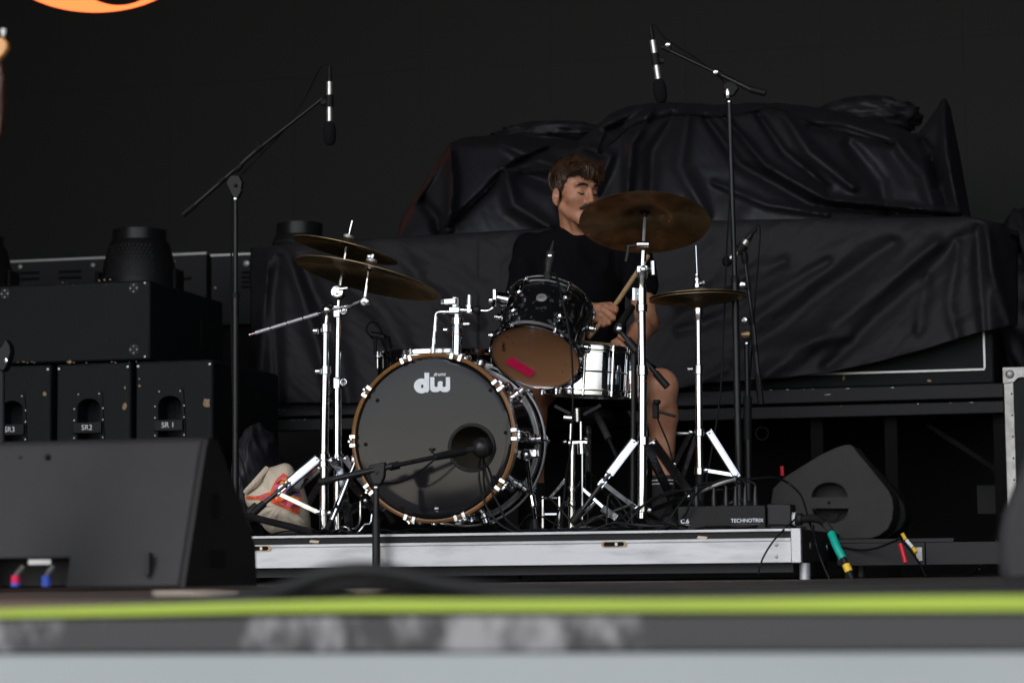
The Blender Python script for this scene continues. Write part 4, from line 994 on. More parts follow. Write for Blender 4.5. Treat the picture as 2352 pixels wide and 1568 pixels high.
MB().tube([V(838, 683, YA), h1 - n1_ * .03], .006, 10).build('cymbal_rod', MAT['chrome'], sa_)
MB().tube([h1 - n1_ * .03, h1 + n1_ * .03], .004, 10).build('cymbal_rod', MAT['chrome'], sa_)
def double_leg(name_parent, top, elbow, foot, brace0=None, brace1=None, w=.022, mt='chrome', rub=True, seg=None):
    off = CF * .012; d = (foot - top).normalized()
    b = MB(); end = foot if not seg else lerp(top, foot, seg)
    flat(b, top, end, w, .005); b.bar(top + off, end + off, w, .004, up=TILT)
    lg = b.build('leg', MAT[mt], name_parent, bevel=.0015)
    sd_ = d.cross(CF).normalized() * w * .56     # folded flanges; black on one side, its shade put into the colour
    for s_ in (-1, 1):
        MB().bar(top + sd_ * s_ + off * .5, end + sd_ * s_ + off * .5, .0022, .016, up=TILT).build('flange', MAT['stand' if s_ < 0 else 'chromed'], lg)
    for q in (.03, .97): MB().lathe(lerp(top, end, q) - CF * .003, -CF, [(.0055, 0), (.005, .003), (0, .004)], 12).build('rivet', MAT['chromed'], lg)
    if seg:
        L = (foot - top).length
        MB().bar(end + d * .002, end + d * (.05 * L), w * .9, .012, up=TILT).build('joint', MAT['chromed'], lg, bevel=.002)
        q0 = end + d * (.075 * L); MB().bar(q0, q0 + d * (.10 * L), w * 1.05, .012, up=TILT).build('slider', MAT['chrome'], lg, bevel=.003)
        MB().tube([end, foot], [.0085, .0085], 10).build('inner_leg', MAT['stand'], lg)
    if rub:
        MB().tube([foot - d * .02, foot + d * .035], [.013, .015], 12).build('rubber_foot', MAT['rubber'], lg)
    if brace0 is not None:
        b = MB(); flat(b, brace0, brace1, w * .68, .004); br = b.build('brace', MAT[mt], name_parent, bevel=.0012)
        for q in (brace0, brace1): MB().lathe(q - CF * .004, -CF, [(.008, 0), (.007, .003), (0, .005)], 12).build('rivet', MAT['chromed'], br)
    return lg
for y in (1048, 1065): MB().tube([V(744, y + 8, YA), V(744, y - 7, YA)], .0200, 16).build('leg_collar', MAT['chrome'], sa_, bevel=.002)
MB().tube([V(744, 1184, YA), V(744, 1170, YA)], .0185, 16).build('foot_collar', MAT['chrome'], sa_, bevel=.002)
double_leg(sa_, V(730, 1052, YA - .01), None, V(598, 1163, YA - .07), V(640, 1133, YA - .05), V(730, 1176, YA), .024, seg=.50)
double_leg(sa_, V(735, 1073, YA + .01), None, V(668, 1130, YA + .05), None, None, .022)
double_leg(sa_, V(757, 1054, YA), None, V(862, 1176, YA + .18), V(840, 1150, YA + .12), V(757, 1178, YA), .022, 'chromed')
MB().tube([V(590, 1158, YA - .075), V(572, 1178, YA - .08)], [.012, .017], 12).build('rubber_foot', MAT['rubber'], sa_)
# stand B (x776)
sb = T('cymbal_stand', 'straight chrome cymbal stand just right of the far left one', 'cymbal stand', Vz(776, ZR, YB))
MB().tube([Vz(776, ZR + .03, YB), V(775, 870, YB)], .0150, 16).build('lower_tube', MAT['chrome'], sb)
MB().tube([V(775, 872, YB), V(777, 724, YB)], .0118, 16).build('middle_tube', MAT['chrome'], sb)
MB().tube([V(777, 724, YB), V(778, 690, YB)], .0092, 12).build('upper_tube', MAT['chrome'], sb)
for y, s in ((714, 1), (878, 1)):
    b = MB(); b.box(V(766, y + 14, YB - .02), V(788, y - 10, YB + .02)); b.lathe(V(790, y, YB - .02), (0, -1, 0), [(.014, -.01), (.014, .006), (.009, .007), (.008, .004)], 14); b.build('height_clamp', MAT['chrome'], sb, bevel=.004)
MB().lathe(V(777, 671, YB), (0, -1, 0), [(.024, -.02), (.024, .012), (.021, .016), (.017, .0165), (.016, .013), (.010, .013), (.009, .017), (0, .018)], 28).build('tilter', MAT['chrome'], sb)
b = MB(); b.bar(V(778, 664, YB - .02), V(800, 661, YB - .02), .012, .008); b.build('wing_screw', MAT['chrome'], sb, bevel=.002)
MB().tube([V(781, 655, YB), h2 - n2_ * .02], .0065, 10).build('cymbal_rod', MAT['chrome'], sb)
MB().tube([h2 - n2_ * .02, h2 + n2_ * .065], .0042, 10).build('cymbal_rod', MAT['chrome'], sb)
MB().tube([h2 + n2_ * .03, h2 + n2_ * .066], .0065, 10).build('rod_tip', MAT['chrome'], sb)
MB().tube([V(776, 1056, YB), V(776, 1044, YB)], .021, 16).build('leg_collar', MAT['chrome'], sb)
double_leg(sb, V(790, 1050, YB), None, V(890, 1180, YB + .1), V(862, 1150, YB + .08), V(780, 1190, YB), .022)
double_leg(sb, V(768, 1052, YB), None, V(690, 1180, YB + .25), None, None, .022, 'chromed')
double_leg(sb, V(776, 1052, YB - .02), None, V(800, 1190, YB - .3), None, None, .022, 'chromed')
# ride stand
YC = 8.0
sc_ = T('cymbal_stand', 'thick chrome stand in front of the drummer carrying the big ride cymbal', 'cymbal stand', Vz(1475, ZR, YC))
MB().tube([Vz(1475, ZR + .05, YC), V(1476, 860, YC)], .0160, 20).build('lower_tube', MAT['chrome'], sc_)
MB().tube([V(1476, 862, YC), V(1474, 710, YC)], .0140, 20).build('middle_tube', MAT['chrome'], sc_)
MB().tube([V(1476, 862, YC), V(1476, 838, YC)], .0190, 20).build('height_clamp', MAT['chrome'], sc_, bevel=.002)
MB().tube([V(1474, 716, YC), V(1474, 698, YC)], .0195, 20).build('height_clamp', MAT['chrome'], sc_, bevel=.002)
MB().tube([V(1474, 698, YC), V(1474, 662, YC)], .0165, 20).build('clamp_sleeve', MAT['chrome'], sc_)
MB().tube([V(1474, 664, YC), V(1475, 640, YC), V(1475, 625, YC)], [.0135, .0150, .021], 20).build('tilter_yoke', MAT['chrome'], sc_)
b = MB(); b.box(V(1462, 626, YC - .02), V(1492, 612, YC + .02)); b.lathe(V(1478, 619, YC - .02), (0, -1, 0), [(.012, 0), (.012, .006), (.006, .01)]); b.build('tilter', MAT['chrome'], sc_, bevel=.004)
MB().tube([V(1490, 616, YC), V(1500, 617, YC)], .005, 10).build('screw', MAT['chrome'], sc_)
MB().tube([V(1501, 631, YC), V(1500, 600, YC)], [.010, .011, .006, .011, .010], 14).build('wing_nut', MAT['chrome'], sc_)
MB().tube([V(1456, 690, YC - .01), V(1456, 662, YC - .01)], [.009, .0105, .006, .0105, .009], 14).build('wing_nut', MAT['chrome'], sc_)
MB().tube([V(1458, 676, YC - .01), V(1470, 677, YC)], .005, 10).build('screw', MAT['chrome'], sc_)
MB().tube([V(1476, 612, YC), V(1478, 576, YC)], [.0105, .0095, .0105, .009, .011], 14).build('upper_tube', MAT['chrome'], sc_)
MB().tube([V(1463, 562, YC), V(1492, 562, YC)], .0120, 16).build('top_tilter', MAT['chrome'], sc_, bevel=.002)
MB().tube([V(1478, 562, YC), h3 - n3_ * .03], .0055, 10).build('cymbal_rod', MAT['alu'], sc_)
MB().tube([h3 - n3_ * .05, h3 + n3_ * .02], .006, 10).build('cymbal_rod', MAT['chromed'], sc_)
b = MB(); b.tube([V(1440, 566, YC), V(1463, 564, YC)], .005); b.tube([V(1444, 566, YC), V(1438, 600, YC)], .006); b.build('drum_key', MAT['stand'], sc_)
for y in (1012,): MB().tube([V(1478, y + 10, YC), V(1478, y - 10, YC)], .0215, 18).build('leg_collar', MAT['chrome'], sc_, bevel=.002)
MB().tube([V(1476, 1176, YC), V(1476, 1162, YC)], .0200, 18).build('foot_collar', MAT['chrome'], sc_, bevel=.002)
double_leg(sc_, V(1458, 1011, YC - .01), None, V(1330, 1180, YC - .07), V(1384, 1108, YC - .05), V(1463, 1168, YC), .024, seg=.46)
double_leg(sc_, V(1498, 1013, YC), None, V(1604, 1160, YC + .22), V(1580, 1140, YC + .18), V(1492, 1172, YC), .026, 'chromed')
double_leg(sc_, V(1480, 1014, YC), None, V(1546, 1150, YC + .40), None, None, .024, 'chromed')
MB().torus(V(1476, 876, YC), (0, 0, 1), .0162, .0009, 32, 5).build('red_ring', MAT['red'], sc_)
MB().torus(V(747, 878, YA), (0, 0, 1), .0152, .0009, 32, 5).build('red_ring', MAT['red'], sa_)
MB().torus(V(1050, 768, PY_), (0, 0, 1), .0188, .0009, 32, 5).build('red_ring', MAT['red'], tp_)
# hi-hat
YH = 8.38
hz_ = V(1603, 684, YH)
ht = T('hi_hat_cymbal', 'pair of bronze hi-hat cymbals on the right, nearly closed', 'hi-hat', hz_)
nn = Vector((-.03, .02, 1)).normalized()
for s, dz in ((1, .004), (-1, -.004)):
    Rh = .172
    prof = [(Rh, 0), (Rh * .6, .011), (Rh * .28, .017), (Rh * .2, .026), (Rh * .1, .032), (.006, .033)]
    b = MB(); b.lathe(hz_ + nn * (dz + .0), nn * s, prof + [(r, h_ + .001) for r, h_ in prof[::-1]] + [prof[0]], 72, cap=False); b.build('plate', MAT['brass2'], ht, ang=60)
hh = T('hi_hat_stand', 'chrome hi-hat stand with a thin rod standing above the cymbals', 'hi-hat stand', Vz(1606, ZR, YH))
MB().tube([hz_ - nn * .02, V(1598, 564, YH)], .0030, 8).build('pull_rod', MAT['chrome'], hh)
MB().lathe(hz_ + nn * .034, nn, [(.016, 0), (.016, .014), (.010, .015), (.010, .026), (.013, .028), (.013, .034), (.007, .036), (.009, .04), (.009, .05), (.004, .052)], 14).build('clutch', MAT['chrome'], hh)
MB().lathe(V(1606, 651, YH), (1, 0, .2), [(.004, 0), (.004, .014), (.008, .015), (.008, .02)], 10).build('wing_screw', MAT['chrome'], hh)
MB().lathe(V(1604, 716, YH), (0, 0, 1), [(.015, -.03), (.018, -.01), (.018, .012), (.021, .016), (.021, .022)], 16).build('seat_cup', MAT['chrome'], hh)
MB().tube([V(1605, 848, YH), V(1604, 720, YH)], .0108, 16).build('upper_tube', MAT['chrome'], hh)
MB().tube([V(1606, 990, YH), V(1605, 846, YH)], .0132, 16).build('lower_tube', MAT['chrome'], hh)
MB().tube([V(1605, 860, YH), V(1605, 838, YH)], .0165, 16).build('height_clamp', MAT['chrome'], hh, bevel=.002)
MB().lathe(V(1592, 848, YH), (-1, 0, 0), [(.006, 0), (.006, .012), (.010, .014), (.010, .018)], 10).build('wing_screw', MAT['chromed'], hh)
MB().tube([V(1607, 1084, YH), V(1606, 990, YH)], .0132, 16).build('base_tube', MAT['chrome'], hh)
MB().tube([Vz(1608, ZR + .01, YH), V(1607, 1084, YH)], .0145, 16).build('base_sleeve', MAT['rubber'], hh)
for y in (993, 1081): MB().tube([V(1607, y + 9, YH), V(1607, y - 9, YH)], .0185, 16).build('leg_collar', MAT['chrome'], hh, bevel=.002)
double_leg(hh, V(1627, 990, YH), None, V(1694, 1097, YH - .01), V(1690, 1091, YH - .01), V(1622, 1080, YH), .020, rub=False)
double_leg(hh, V(1588, 990, YH), None, V(1548, 1068, YH + .1), None, None, .016, 'chromed', rub=False)
double_leg(hh, V(1600, 996, YH + .02), None, V(1566, 1100, YH + .1), None, None, .014, 'chromed', rub=False)
MB().bar(V(1600, 1205, YH - .28), V(1606, 1190, YH - .02), .08, .01).build('pedal', MAT['chromed'], hh, bevel=.003)
MB().lathe(V(1563, 996, YH), (-1, 0, 0), [(.006, -.03), (.008, .0), (.010, .014)], 10).build('wing_screw', MAT['chrome'], hh)

# snare stand in the centre
YS = 8.16
ss = T('snare_stand', 'chrome stand with folded legs under the snare, right of the bass drum', 'snare stand', Vz(1314, ZR, YS))
MB().tube([V(1313, 1212, YS), V(1314, 1020, YS)], .0118, 16).build('lower_tube', MAT['chrome'], ss)
MB().tube([V(1310, 1010, YS), V(1311, 973, YS)], .006, 12).build('upper_rod', MAT['chrome'], ss)
MB().tube([V(1334, 1010, YS), V(1334, 968, YS)], .0062, 12).build('upper_rod', MAT['chrome'], ss)
b = MB(); b.tube([V(1326, 968, YS), V(1325, 938, YS)], [.010, .016, .015, .012], 14); b.build('basket_knob', MAT['chrome'], ss)
MB().tube([V(1296, 959, YS), V(1318, 961, YS)], .0105, 12).build('basket_pivot', MAT['chromed'], ss)
MB().tube([V(1336, 1042, YS - .01), V(1335, 1017, YS - .01)], .0145, 16).build('tilter_drum', MAT['chromed'], ss)
MB().box(V(1304, 1020, YS - .01), V(1352, 1012, YS + .01)).build('cross_clamp', MAT['chrome'], ss, bevel=.002)
for x, y in ((1345, 1008), (1296, 1015)): MB().sphere(V(x, y, YS - .012), .008, 8).build('screw', MAT['chrome'], ss)
MB().tube([V(1337, 1195, YS), V(1337, 1040, YS)], .005, 10).build('inner_rod', MAT['chromed'], ss)
for y in (1123, 1156): MB().tube([V(1313, y + 6, YS), V(1313, y - 6, YS)], .0155, 16).build('leg_collar', MAT['chrome'], ss, bevel=.002)
for P in (((1300, 1100), (1262, 1144)), ((1274, 932), (1310, 950)), ((1380, 930), (1340, 952)), ((1400, 1186), (1384, 1168)), ((1330, 1190), (1368, 1152)), ((1336, 1120), (1394, 1172))):
    MB().bar(V(*P[0], YS), V(*P[1], YS), .011, .006, up=CF).build('strut', MAT['amp' if P[0][1] < 940 else 'chromed'], ss, bevel=.001)  # two upper struts charcoal, their shade put into the colour
MB().bar(V(1384, 1166, YS - .02), V(1418, 1190, YS - .04), .026, .012, up=CF).build('strut', MAT['chrome'], ss, bevel=.002)
MB().box((V(1300, 0, YS).x, YS - .04, ZR + .002), (V(1356, 0, YS).x, YS + .04, ZR + .028)).build('foot_block', MAT['chrome'], ss, bevel=.006)
# bass pedal
bp2 = T('bass_pedal', 'chrome bass drum pedal low behind the bass drum, right spur beside it', 'pedal', Vz(1262, ZR, YD + .55))
MB().box((V(1238, 0, 8.2).x, 8.16, ZR + .002), (V(1290, 0, 8.2).x, 8.55, ZR + .020)).build('base_plate', MAT['chrome'], bp2, bevel=.004)
MB().bar(V(1262, 1205, 8.5), V(1264, 1180, 8.22), .07, .012).build('footboard', MAT['chromed'], bp2, bevel=.003)
b = MB(); b.tube([V(1246, 1212, 8.2), V(1246, 1140, 8.2)], .008); b.tube([V(1284, 1212, 8.2), V(1284, 1140, 8.2)], .008); b.tube([V(1244, 1144, 8.2), V(1288, 1144, 8.2)], .006); b.build('posts', MAT['chrome'], bp2)

# snare-side black boom + mics
YM = 8.16
st = T('boom_stand', 'black boom stand tucked behind the ride stand reaching over the snare', 'microphone stand', Vz(1452, ZR, YM))
MB().tube([Vz(1452, ZR, YM), V(1456, 800, YM)], .0095, 12).build('lower_tube', MAT['stand'], st)
MB().tube([V(1422, 757, YM - .1), V(1514, 866, YM - .1)], .0085, 12).build('boom_tube', MAT['stand'], st)
MB().tube([V(1505, 856, YM - .1), V(1533, 888, YM - .1)], .0125, 12).build('counter_grip', MAT['rubber'], st)
MB().tube([V(1440, 780, YM - .1), V(1462, 806, YM - .1)], .0155, 12).build('pivot', MAT['black'], st)
b = MB(); b.lathe(V(1422, 755, YM - .12), (0, -1, 0), [(.010, 0), (.010, .006), (.005, .009)]); b.build('thumb_screw', MAT['chromed'], st)
for a in (60, 180, 300): MB().tube([Vz(1452, ZR + .1, YM), Vz(1452, ZR + .01, YM) + Vector((.25 * math.cos(R(a)), .25 * math.sin(R(a)), 0))], .008, 8).build('leg', MAT['stand'], st)
t = T('snare_microphone', 'black microphone over the right edge of the snare, just below the hand', 'microphone', V(1425, 745, YM - .1))
MB().tube([V(1452, 705, YM), V(1436, 728, YM - .05), V(1424, 748, YM - .08)], [.012, .0135, .015], 14).build('body', MAT['black'], t)
MB().tube([V(1424, 748, YM - .08), V(1416, 760, YM - .09)], [.017, .014], 14).build('grille', MAT['stand'], t)
t = T('clamp_microphone', 'small black microphone clamp with a side rod, in front of the drummer\'s shin', 'microphone', V(1508, 945, 8.3))
b = MB(); b.box(V(1498, 960, 8.29), V(1514, 925, 8.32)); b.lathe(V(1509, 928, 8.29), (0, 0, 1), [(.012, 0), (.014, .012), (.010, .016)]); b.build('clamp', MAT['rubber'], t, bevel=.003)
MB().tube([V(1508, 944, 8.3), V(1552, 956, 8.3)], .0052, 10).build('side_rod', MAT['black'], t)
tag(MB().tube([V(1508, 955, 8.3), V(1520, 985, 8.28), V(1538, 1030, 8.26), V(1548, 1090, 8.25), V(1542, 1150, 8.2), V(1500, 1212, 7.9)], .0034, 6, smooth=6).build('cable', MAT['cable'], None, origin=V(1538, 1030, 8.26)), 'thin black cable curving down in front of the shin', 'cable')
t = T('lower_snare_microphone', 'dark microphone on a slanting arm under the snare', 'microphone', V(1390, 985, 8.3))
MB().tube([V(1370, 950, 8.3), V(1398, 1008, 8.25)], .013, 12).build('body', MAT['amp'], t)
MB().tube([V(1398, 1008, 8.25), V(1416, 1048, 8.2)], .006, 12).build('arm', MAT['stand'], t)
# tom mic
t = T('clip_microphone', 'black microphone standing upright on the top rim of the tilted tom', 'microphone', V(1259, 600, 8.1))
MB().tube([V(1272, 552, 8.1), V(1265, 585, 8.1)], [.004, .0125], 12).build('plug', MAT['rubber'], t)
MB().tube([V(1266, 578, 8.1), V(1262, 606, 8.1)], .0165, 14).build('body', MAT['amp'], t)
MB().tube([V(1264, 586, 8.095), V(1264, 590, 8.095)], .0155, 14).build('ring', MAT['chromed'], t)
MB().tube([V(1262, 602, 8.1), V(1259, 632, 8.1)], [.020, .022, .016], 14).build('capsule', MAT['stand'], t)
b = MB(); b.box(V(1250, 648, 8.03), V(1269, 626, 8.06)); b.build('rim_clip', MAT['rubber'], t, bevel=.003)
tag(MB().tube([V(1262, 628, 8.0), V(1278, 636, 7.97), V(1292, 690, 7.92), V(1305, 750, 7.9), V(1314, 830, 7.88), V(1316, 930, 7.88), V(1312, 1020, 7.9), V(1300, 1100, 7.95), V(1290, 1212, 7.95)], .0040, 6, smooth=6).build('cable', MAT['cable'], None, origin=V(1305, 750, 7.9)), 'black cable falling from the tom microphone across the tom and down', 'cable')
# kick mic stand
YK = 7.49
st = T('short_boom_stand', 'short black boom stand in front of the bass drum', 'microphone stand', Vz(864, 0, YK))
MB().tube([Vz(864, .015, YK), V(864, 1190, YK)], .0130, 14).build('lower_tube', MAT['stand'], st)
MB().tube([V(864, 1192, YK), V(864, 1118, YK)], .0100, 14).build('upper_tube', MAT['stand'], st)
MB().lathe(V(864, 1120, YK), (0, 0, 1), [(.012, 0), (.012, .004), (.010, .005)], 14).build('collar', MAT['chromed'], st)
b = MB(); b.prism([V(x, y, YK - .012) for x, y in ((846, 1068), (884, 1060), (882, 1095), (874, 1112), (856, 1112), (848, 1094))], (0, .024, 0)); b.build('pivot', MAT['black'], st, bevel=.004)
MB().lathe(V(865, 1084, YK - .012), (0, -1, 0), [(.006, 0), (.006, .004), (0, .006)], 10).build('screw', MAT['amp'], st)
MB().tube([V(734, 1107, YK - .06), V(820, 1088, YK - .02), V(900, 1070, YK + .01)], .0098, 12).build('boom_tube', MAT['stand'], st)
MB().tube([V(900, 1070, YK + .01), V(1010, 1047, YK + .12)], .0078, 12).build('boom_extension', MAT['stand'], st)
MB().tube([V(732, 1108, YK - .062), V(762, 1101, YK - .05)], .0125, 12).build('counter_grip', MAT['rubber'], st)
for a_, b_ in ((818, 1.0), (905, 1.0)):
    p = lerp(V(734, 1107, YK - .06), V(1010, 1047, YK + .12), (a_ - 734) / 276); d = (V(1010, 1047, YK + .12) - V(734, 1107, YK - .06)).normalized()
    MB().tube([p - d * .016, p + d * .016], .0128, 12).build('clutch', MAT['rubber'], st)
for k, a in enumerate((200, 320, 80)):
    pb = Vz(864, 0, YK); MB().tube([pb + Vector((0, 0, .035)), pb + Vector((.05 * math.cos(R(a)), .05 * math.sin(R(a)), .02)), pb + Vector((.16 * math.cos(R(a)), .16 * math.sin(R(a)), .012))], .008, 8).build('leg', MAT['stand'], st)
t = T('kick_microphone', 'round black microphone poking into the hole of the bass drum skin', 'microphone', V(1080, 1035, YK + .2))
A_, B_ = V(1010, 1047, YK + .12), V(1068, 1035, YK + .19); d = (B_ - A_).normalized()
MB().tube([A_ - d * .02, A_ + d * .05, B_], [.012, .014, .012], 14).build('body', MAT['stand'], t)
MB().tube([B_ - d * .01, V(1090, 1031, YK + .21)], .005, 8).build('neck', MAT['amp'], t)
MB().tube([B_ - d * .01 + CU * .008, V(1092, 1026, YK + .21)], .003, 8).build('neck', MAT['amp'], t)
MB().sphere(V(1107, 1028, YK + .23), .0345, 24).build('grille_ball', MAT['stand'], t)
MB().torus(V(1107, 1028, YK + .23), (V(1107, 1028, YK + .23) - A_), .0347, .0012, 32, 5).build('grille_band', MAT['amp'], t)
b = MB(); b.lathe(V(993, 1041, YK + .1), (0, 0, 1), [(.005, 0), (.005, .008), (.011, .010), (.011, .017)], 12); b.build('thumb_screw', MAT['rubber'], t)
tag(MB().tube([V(1004, 1050, YK + .1), V(980, 1070, YK + .1), V(950, 1092, YK + .09), V(915, 1108, YK + .07), V(880, 1110, YK + .03), V(868, 1120, YK + .02)], .0033, 6, smooth=6).build('cable', MAT['cable'], None, origin=V(950, 1092, YK + .09)), 'thin black cable sagging under the short boom arm', 'cable')
tag(MB().tube([V(1104, 1046, YD + .03), V(1100, 1078, YD - .02), V(1102, 1110, YD - .02), V(1112, 1150, YD - .01), V(1128, 1180, YD - .012), V(1150, 1205, YD - .03), V(1180, 1221, YD - .05)], .0036, 6, smooth=6).build('cable', MAT['cable'], None, origin=V(1102, 1110, YD)), 'left one of two cables coming out of the bass drum hole', 'cable')
tag(MB().tube([V(1110, 1046, YD + .03), V(1114, 1078, YD - .02), V(1126, 1120, YD - .02), V(1146, 1160, YD - .015), V(1165, 1195, YD - .02), V(1200, 1221, YD - .05)], .0040, 6, smooth=6).build('cable', MAT['cable'], None, origin=V(1126, 1120, YD)), 'right one of two cables coming out of the bass drum hole', 'cable')

# ------------------------------------------------------------------ tote bag
BY = 8.15
def G(x, y): return (900 + x / 2.352) * .57422, (1750 + y / 2.352) * .57422
OUT = [(400, 285), (480, 262), (560, 238), (620, 258), (655, 310), (740, 460), (790, 640), (806, 800), (808, 880), (760, 910), (650, 925), (500, 918), (400, 880), (330, 800), (250, 705), (200, 620), (186, 560), (200, 515), (300, 425), (350, 340)]
bc = (520, 640)
oo = [Vector((a, c, 0)) for a, c in OUT]; oo = catmull(oo + [oo[0]], 5)[:-1]
def bagY(x, y):
    # fraction toward outline
    ang = math.atan2(y - bc[1], x - bc[0]); 
    bi = min(oo, key=lambda q: abs((math.atan2(q.y - bc[1], q.x - bc[0]) - ang + math.pi) % (2 * math.pi) - math.pi))
    g = min(1, math.hypot(x - bc[0], y - bc[1]) / max(1, math.hypot(bi.x - bc[0], bi.y - bc[1])))
    w = .020 * noise.noise(Vector((x * .010 + y * .005, y * .016, 2))) + .009 * noise.noise(Vector((x * .03, y * .05, 6)))
    return BY - .11 * math.sqrt(max(0, 1 - g * g)) - w * min(1, (1 - g) * 4)
b = MB(); n = len(oo); rings = [1, .97, .9, .8, .68, .55, .42, .3, .18, .06]
for g in rings:
    for q in oo:
        x, y = bc[0] + (q.x - bc[0]) * g, bc[1] + (q.y - bc[1]) * g; b.v.append(V(*G(x, y), bagY(x, y)))
for i in range(len(rings) - 1):
    for k in range(n): b.f.append((i * n + k, i * n + (k + 1) % n, (i + 1) * n + (k + 1) % n, (i + 1) * n + k))
b.f.append(tuple((len(rings) - 1) * n + k for k in range(n)))
base = len(b.v)
for g in (.9, .6, .25):
    for q in oo:
        x, y = bc[0] + (q.x - bc[0]) * g, bc[1] + (q.y - bc[1]) * g; b.v.append(V(*G(x, y), BY + .09 * math.sqrt(1 - g * g)))
prev = 0
for i in range(3):
    for k in range(n): b.f.append((prev + k, prev + (k + 1) % n, base + i * n + (k + 1) % n, base + i * n + k))
    prev = base + i * n
b.f.append(tuple(base + 2 * n + k for k in range(n)))
tb = T('tote_bag', 'cream cotton tote bag with a red, orange and blue print, slumped behind the left stand', 'bag', V(645, 1226, BY))
b.build('cloth_body', MAT['cream'], tb, ang=80)
def patch(poly, name, m, off):
    P = catmull([Vector((a, c, 0)) for a, c in poly] + [Vector((*poly[0], 0))], 4)[:-1]; c = sum(P, Vector()) / len(P); b = MB(); n = len(P)
    for g in (1, .85, .7, .55, .4, .2, .08):
        for q in P: x, y = c.x + (q.x - c.x) * g, c.y + (q.y - c.y) * g; b.v.append(V(*G(x, y), bagY(x, y) - off * 2 - .0035))
    b.v.append(V(*G(c.x, c.y), bagY(c.x, c.y) - off * 2 - .0035))
    for i in range(6):
        for k in range(n): b.f.append((i * n + k, i * n + (k + 1) % n, (i + 1) * n + (k + 1) % n, (i + 1) * n + k))
    for k in range(n): b.f.append((6 * n + k, 6 * n + (k + 1) % n, 7 * n))
    return b.build(name, m, tb)
patch([(552, 330), (610, 375), (680, 455), (718, 550), (705, 640), (686, 716), (600, 680), (500, 635), (430, 604), (424, 560), (440, 470), (490, 385)], 'print_patch', MAT['bag_o'], .0012)
patch([(205, 544), (300, 548), (400, 515), (470, 520), (470, 590), (400, 590), (300, 580), (205, 572)], 'print_patch', MAT['bag_o'], .0011)
patch([(545, 350), (585, 380), (540, 425), (500, 470), (455, 500), (470, 440), (510, 385)], 'print_patch', MAT['bag_p'], .002)
patch([(545, 378), (590, 390), (560, 430), (520, 435)], 'print_patch', MAT['bag_y'], .0026)
patch([(560, 500), (620, 445), (670, 455), (680, 480), (620, 505), (700, 520), (700, 560), (640, 540), (580, 530)], 'print_patch', MAT['bag_b'], .002)
patch([(520, 560), (580, 560), (640, 540), (695, 570), (680, 590), (600, 585), (540, 590)], 'print_patch', MAT['bag_y'], .0023)
patch([(500, 595), (600, 600), (690, 600), (690, 640), (665, 675), (590, 650), (510, 615)], 'print_patch', MAT['bag_p'], .002)
patch([(300, 556), (350, 535), (400, 535), (360, 560)], 'print_patch', MAT['bag_p'], .002)
patch([(380, 560), (420, 545), (450, 560), (410, 575)], 'print_patch', MAT['bag_b'], .0022)
MB().tube([V(*G(395, 288), BY - .03), V(*G(330, 360), BY - .06), V(*G(260, 440), BY - .07), V(*G(195, 510), BY - .05)], .010, 8, smooth=4).build('strap', MAT['cream'], tb)
# dark jacket under the rear riser behind the bag
bundle(548, 640, 985, 1240, 8.9, 'dark cloth heap on the floor behind the cream bag', 13)

# ------------------------------------------------------------------ stage box and multicore
SBY = 7.62
t = T('stage_box', 'black multicore stage box with white lettering standing on the riser front edge', 'stage box', V(1658, 1213, SBY))
z0 = ZR + .002; z1_ = V(1658, 1161, SBY).z
A, B = V(1557, 1190, SBY), V(1758, 1190, SBY)
MB().box((A.x, SBY, z0), (B.x, SBY + .16, z1_)).build('housing', MAT['rubber'], t, bevel=.003)
text_mesh('lettering', 'TECHNOTRIX', V(1716, 1195, SBY - .001), (1, 0, 0), (0, 0, 1), .0115, MAT['print'], t, bold=.012)
MB().box(V(1685, 1203.2, SBY - .0008), V(1747, 1202.4, SBY - .0002)).build('lettering_line', MAT['print'], t)
text_mesh('lettering', 'Audio  Lighting  Rigging  Power', V(1716, 1207.5, SBY - .001), (1, 0, 0), (0, 0, 1), .0030, MAT['print'], t) if False else None
text_mesh('lettering', 'C.6', V(1573, 1197, SBY - .001), (1, 0, 0), (0, 0, 1), .0135, MAT['print'], t, bold=.02)
MB().box(V(1562, 1205.6, SBY - .0008), V(1584, 1204.8, SBY - .0002)).build('lettering_line', MAT['print'], t)
for i, px in enumerate((1600, 1640, 1668, 1690, 1712, 1735)):
    c = V(px, 1160, SBY + .05)
    MB().tube([c - Vector((0, 0, .004)), c + Vector((0, 0, .022)), c + Vector((0, 0, .024)), c + Vector((.001, 0, .060))], [.0085, .0085, .0075, .0045], 12).build('plug', MAT['stand'], t)
MB().box((B.x + .002, SBY + .02, z0), (V(1790, 0, SBY).x, SBY + .15, z1_ + .003)).build('connector_block', MAT['black'], t, bevel=.004)
p0, p1 = V(1788, 1190, SBY + .06), V(1842, 1192, SBY + .05)
MB().tube([p0, p1], .0195, 18).build('connector_shell', MAT['rubber'], t)
for k in range(4): MB().tube([lerp(p0, p1, .08 + k * .1), lerp(p0, p1, .12 + k * .1)], .0225, 18).build('connector_ring', MAT['rubber'], t)
MB().tube([lerp(p0, p1, .32), lerp(p0, p1, .75)], .0212, 18).build('white_band', MAT['white'], t)
hose = [V(1838, 1192, SBY + .05), V(1868, 1190, SBY + .03), V(1890, 1198, SBY + .0), V(1908, 1222, SBY - .06), V(1922, 1255, SBY - .1), V(1938, 1285, SBY - .12), V(1950, 1312, SBY - .13), V(1962, 1345, SBY - .14)]
hs_ = catmull(hose, 10)
mc = MB().tube(hs_, .0098, 12).build('multicore_cable', MAT['rubber'], None, origin=hose[2])
mc = None
o = bpy.data.objects['multicore_cable']; bpy.data.objects.remove(o, do_unlink=True)
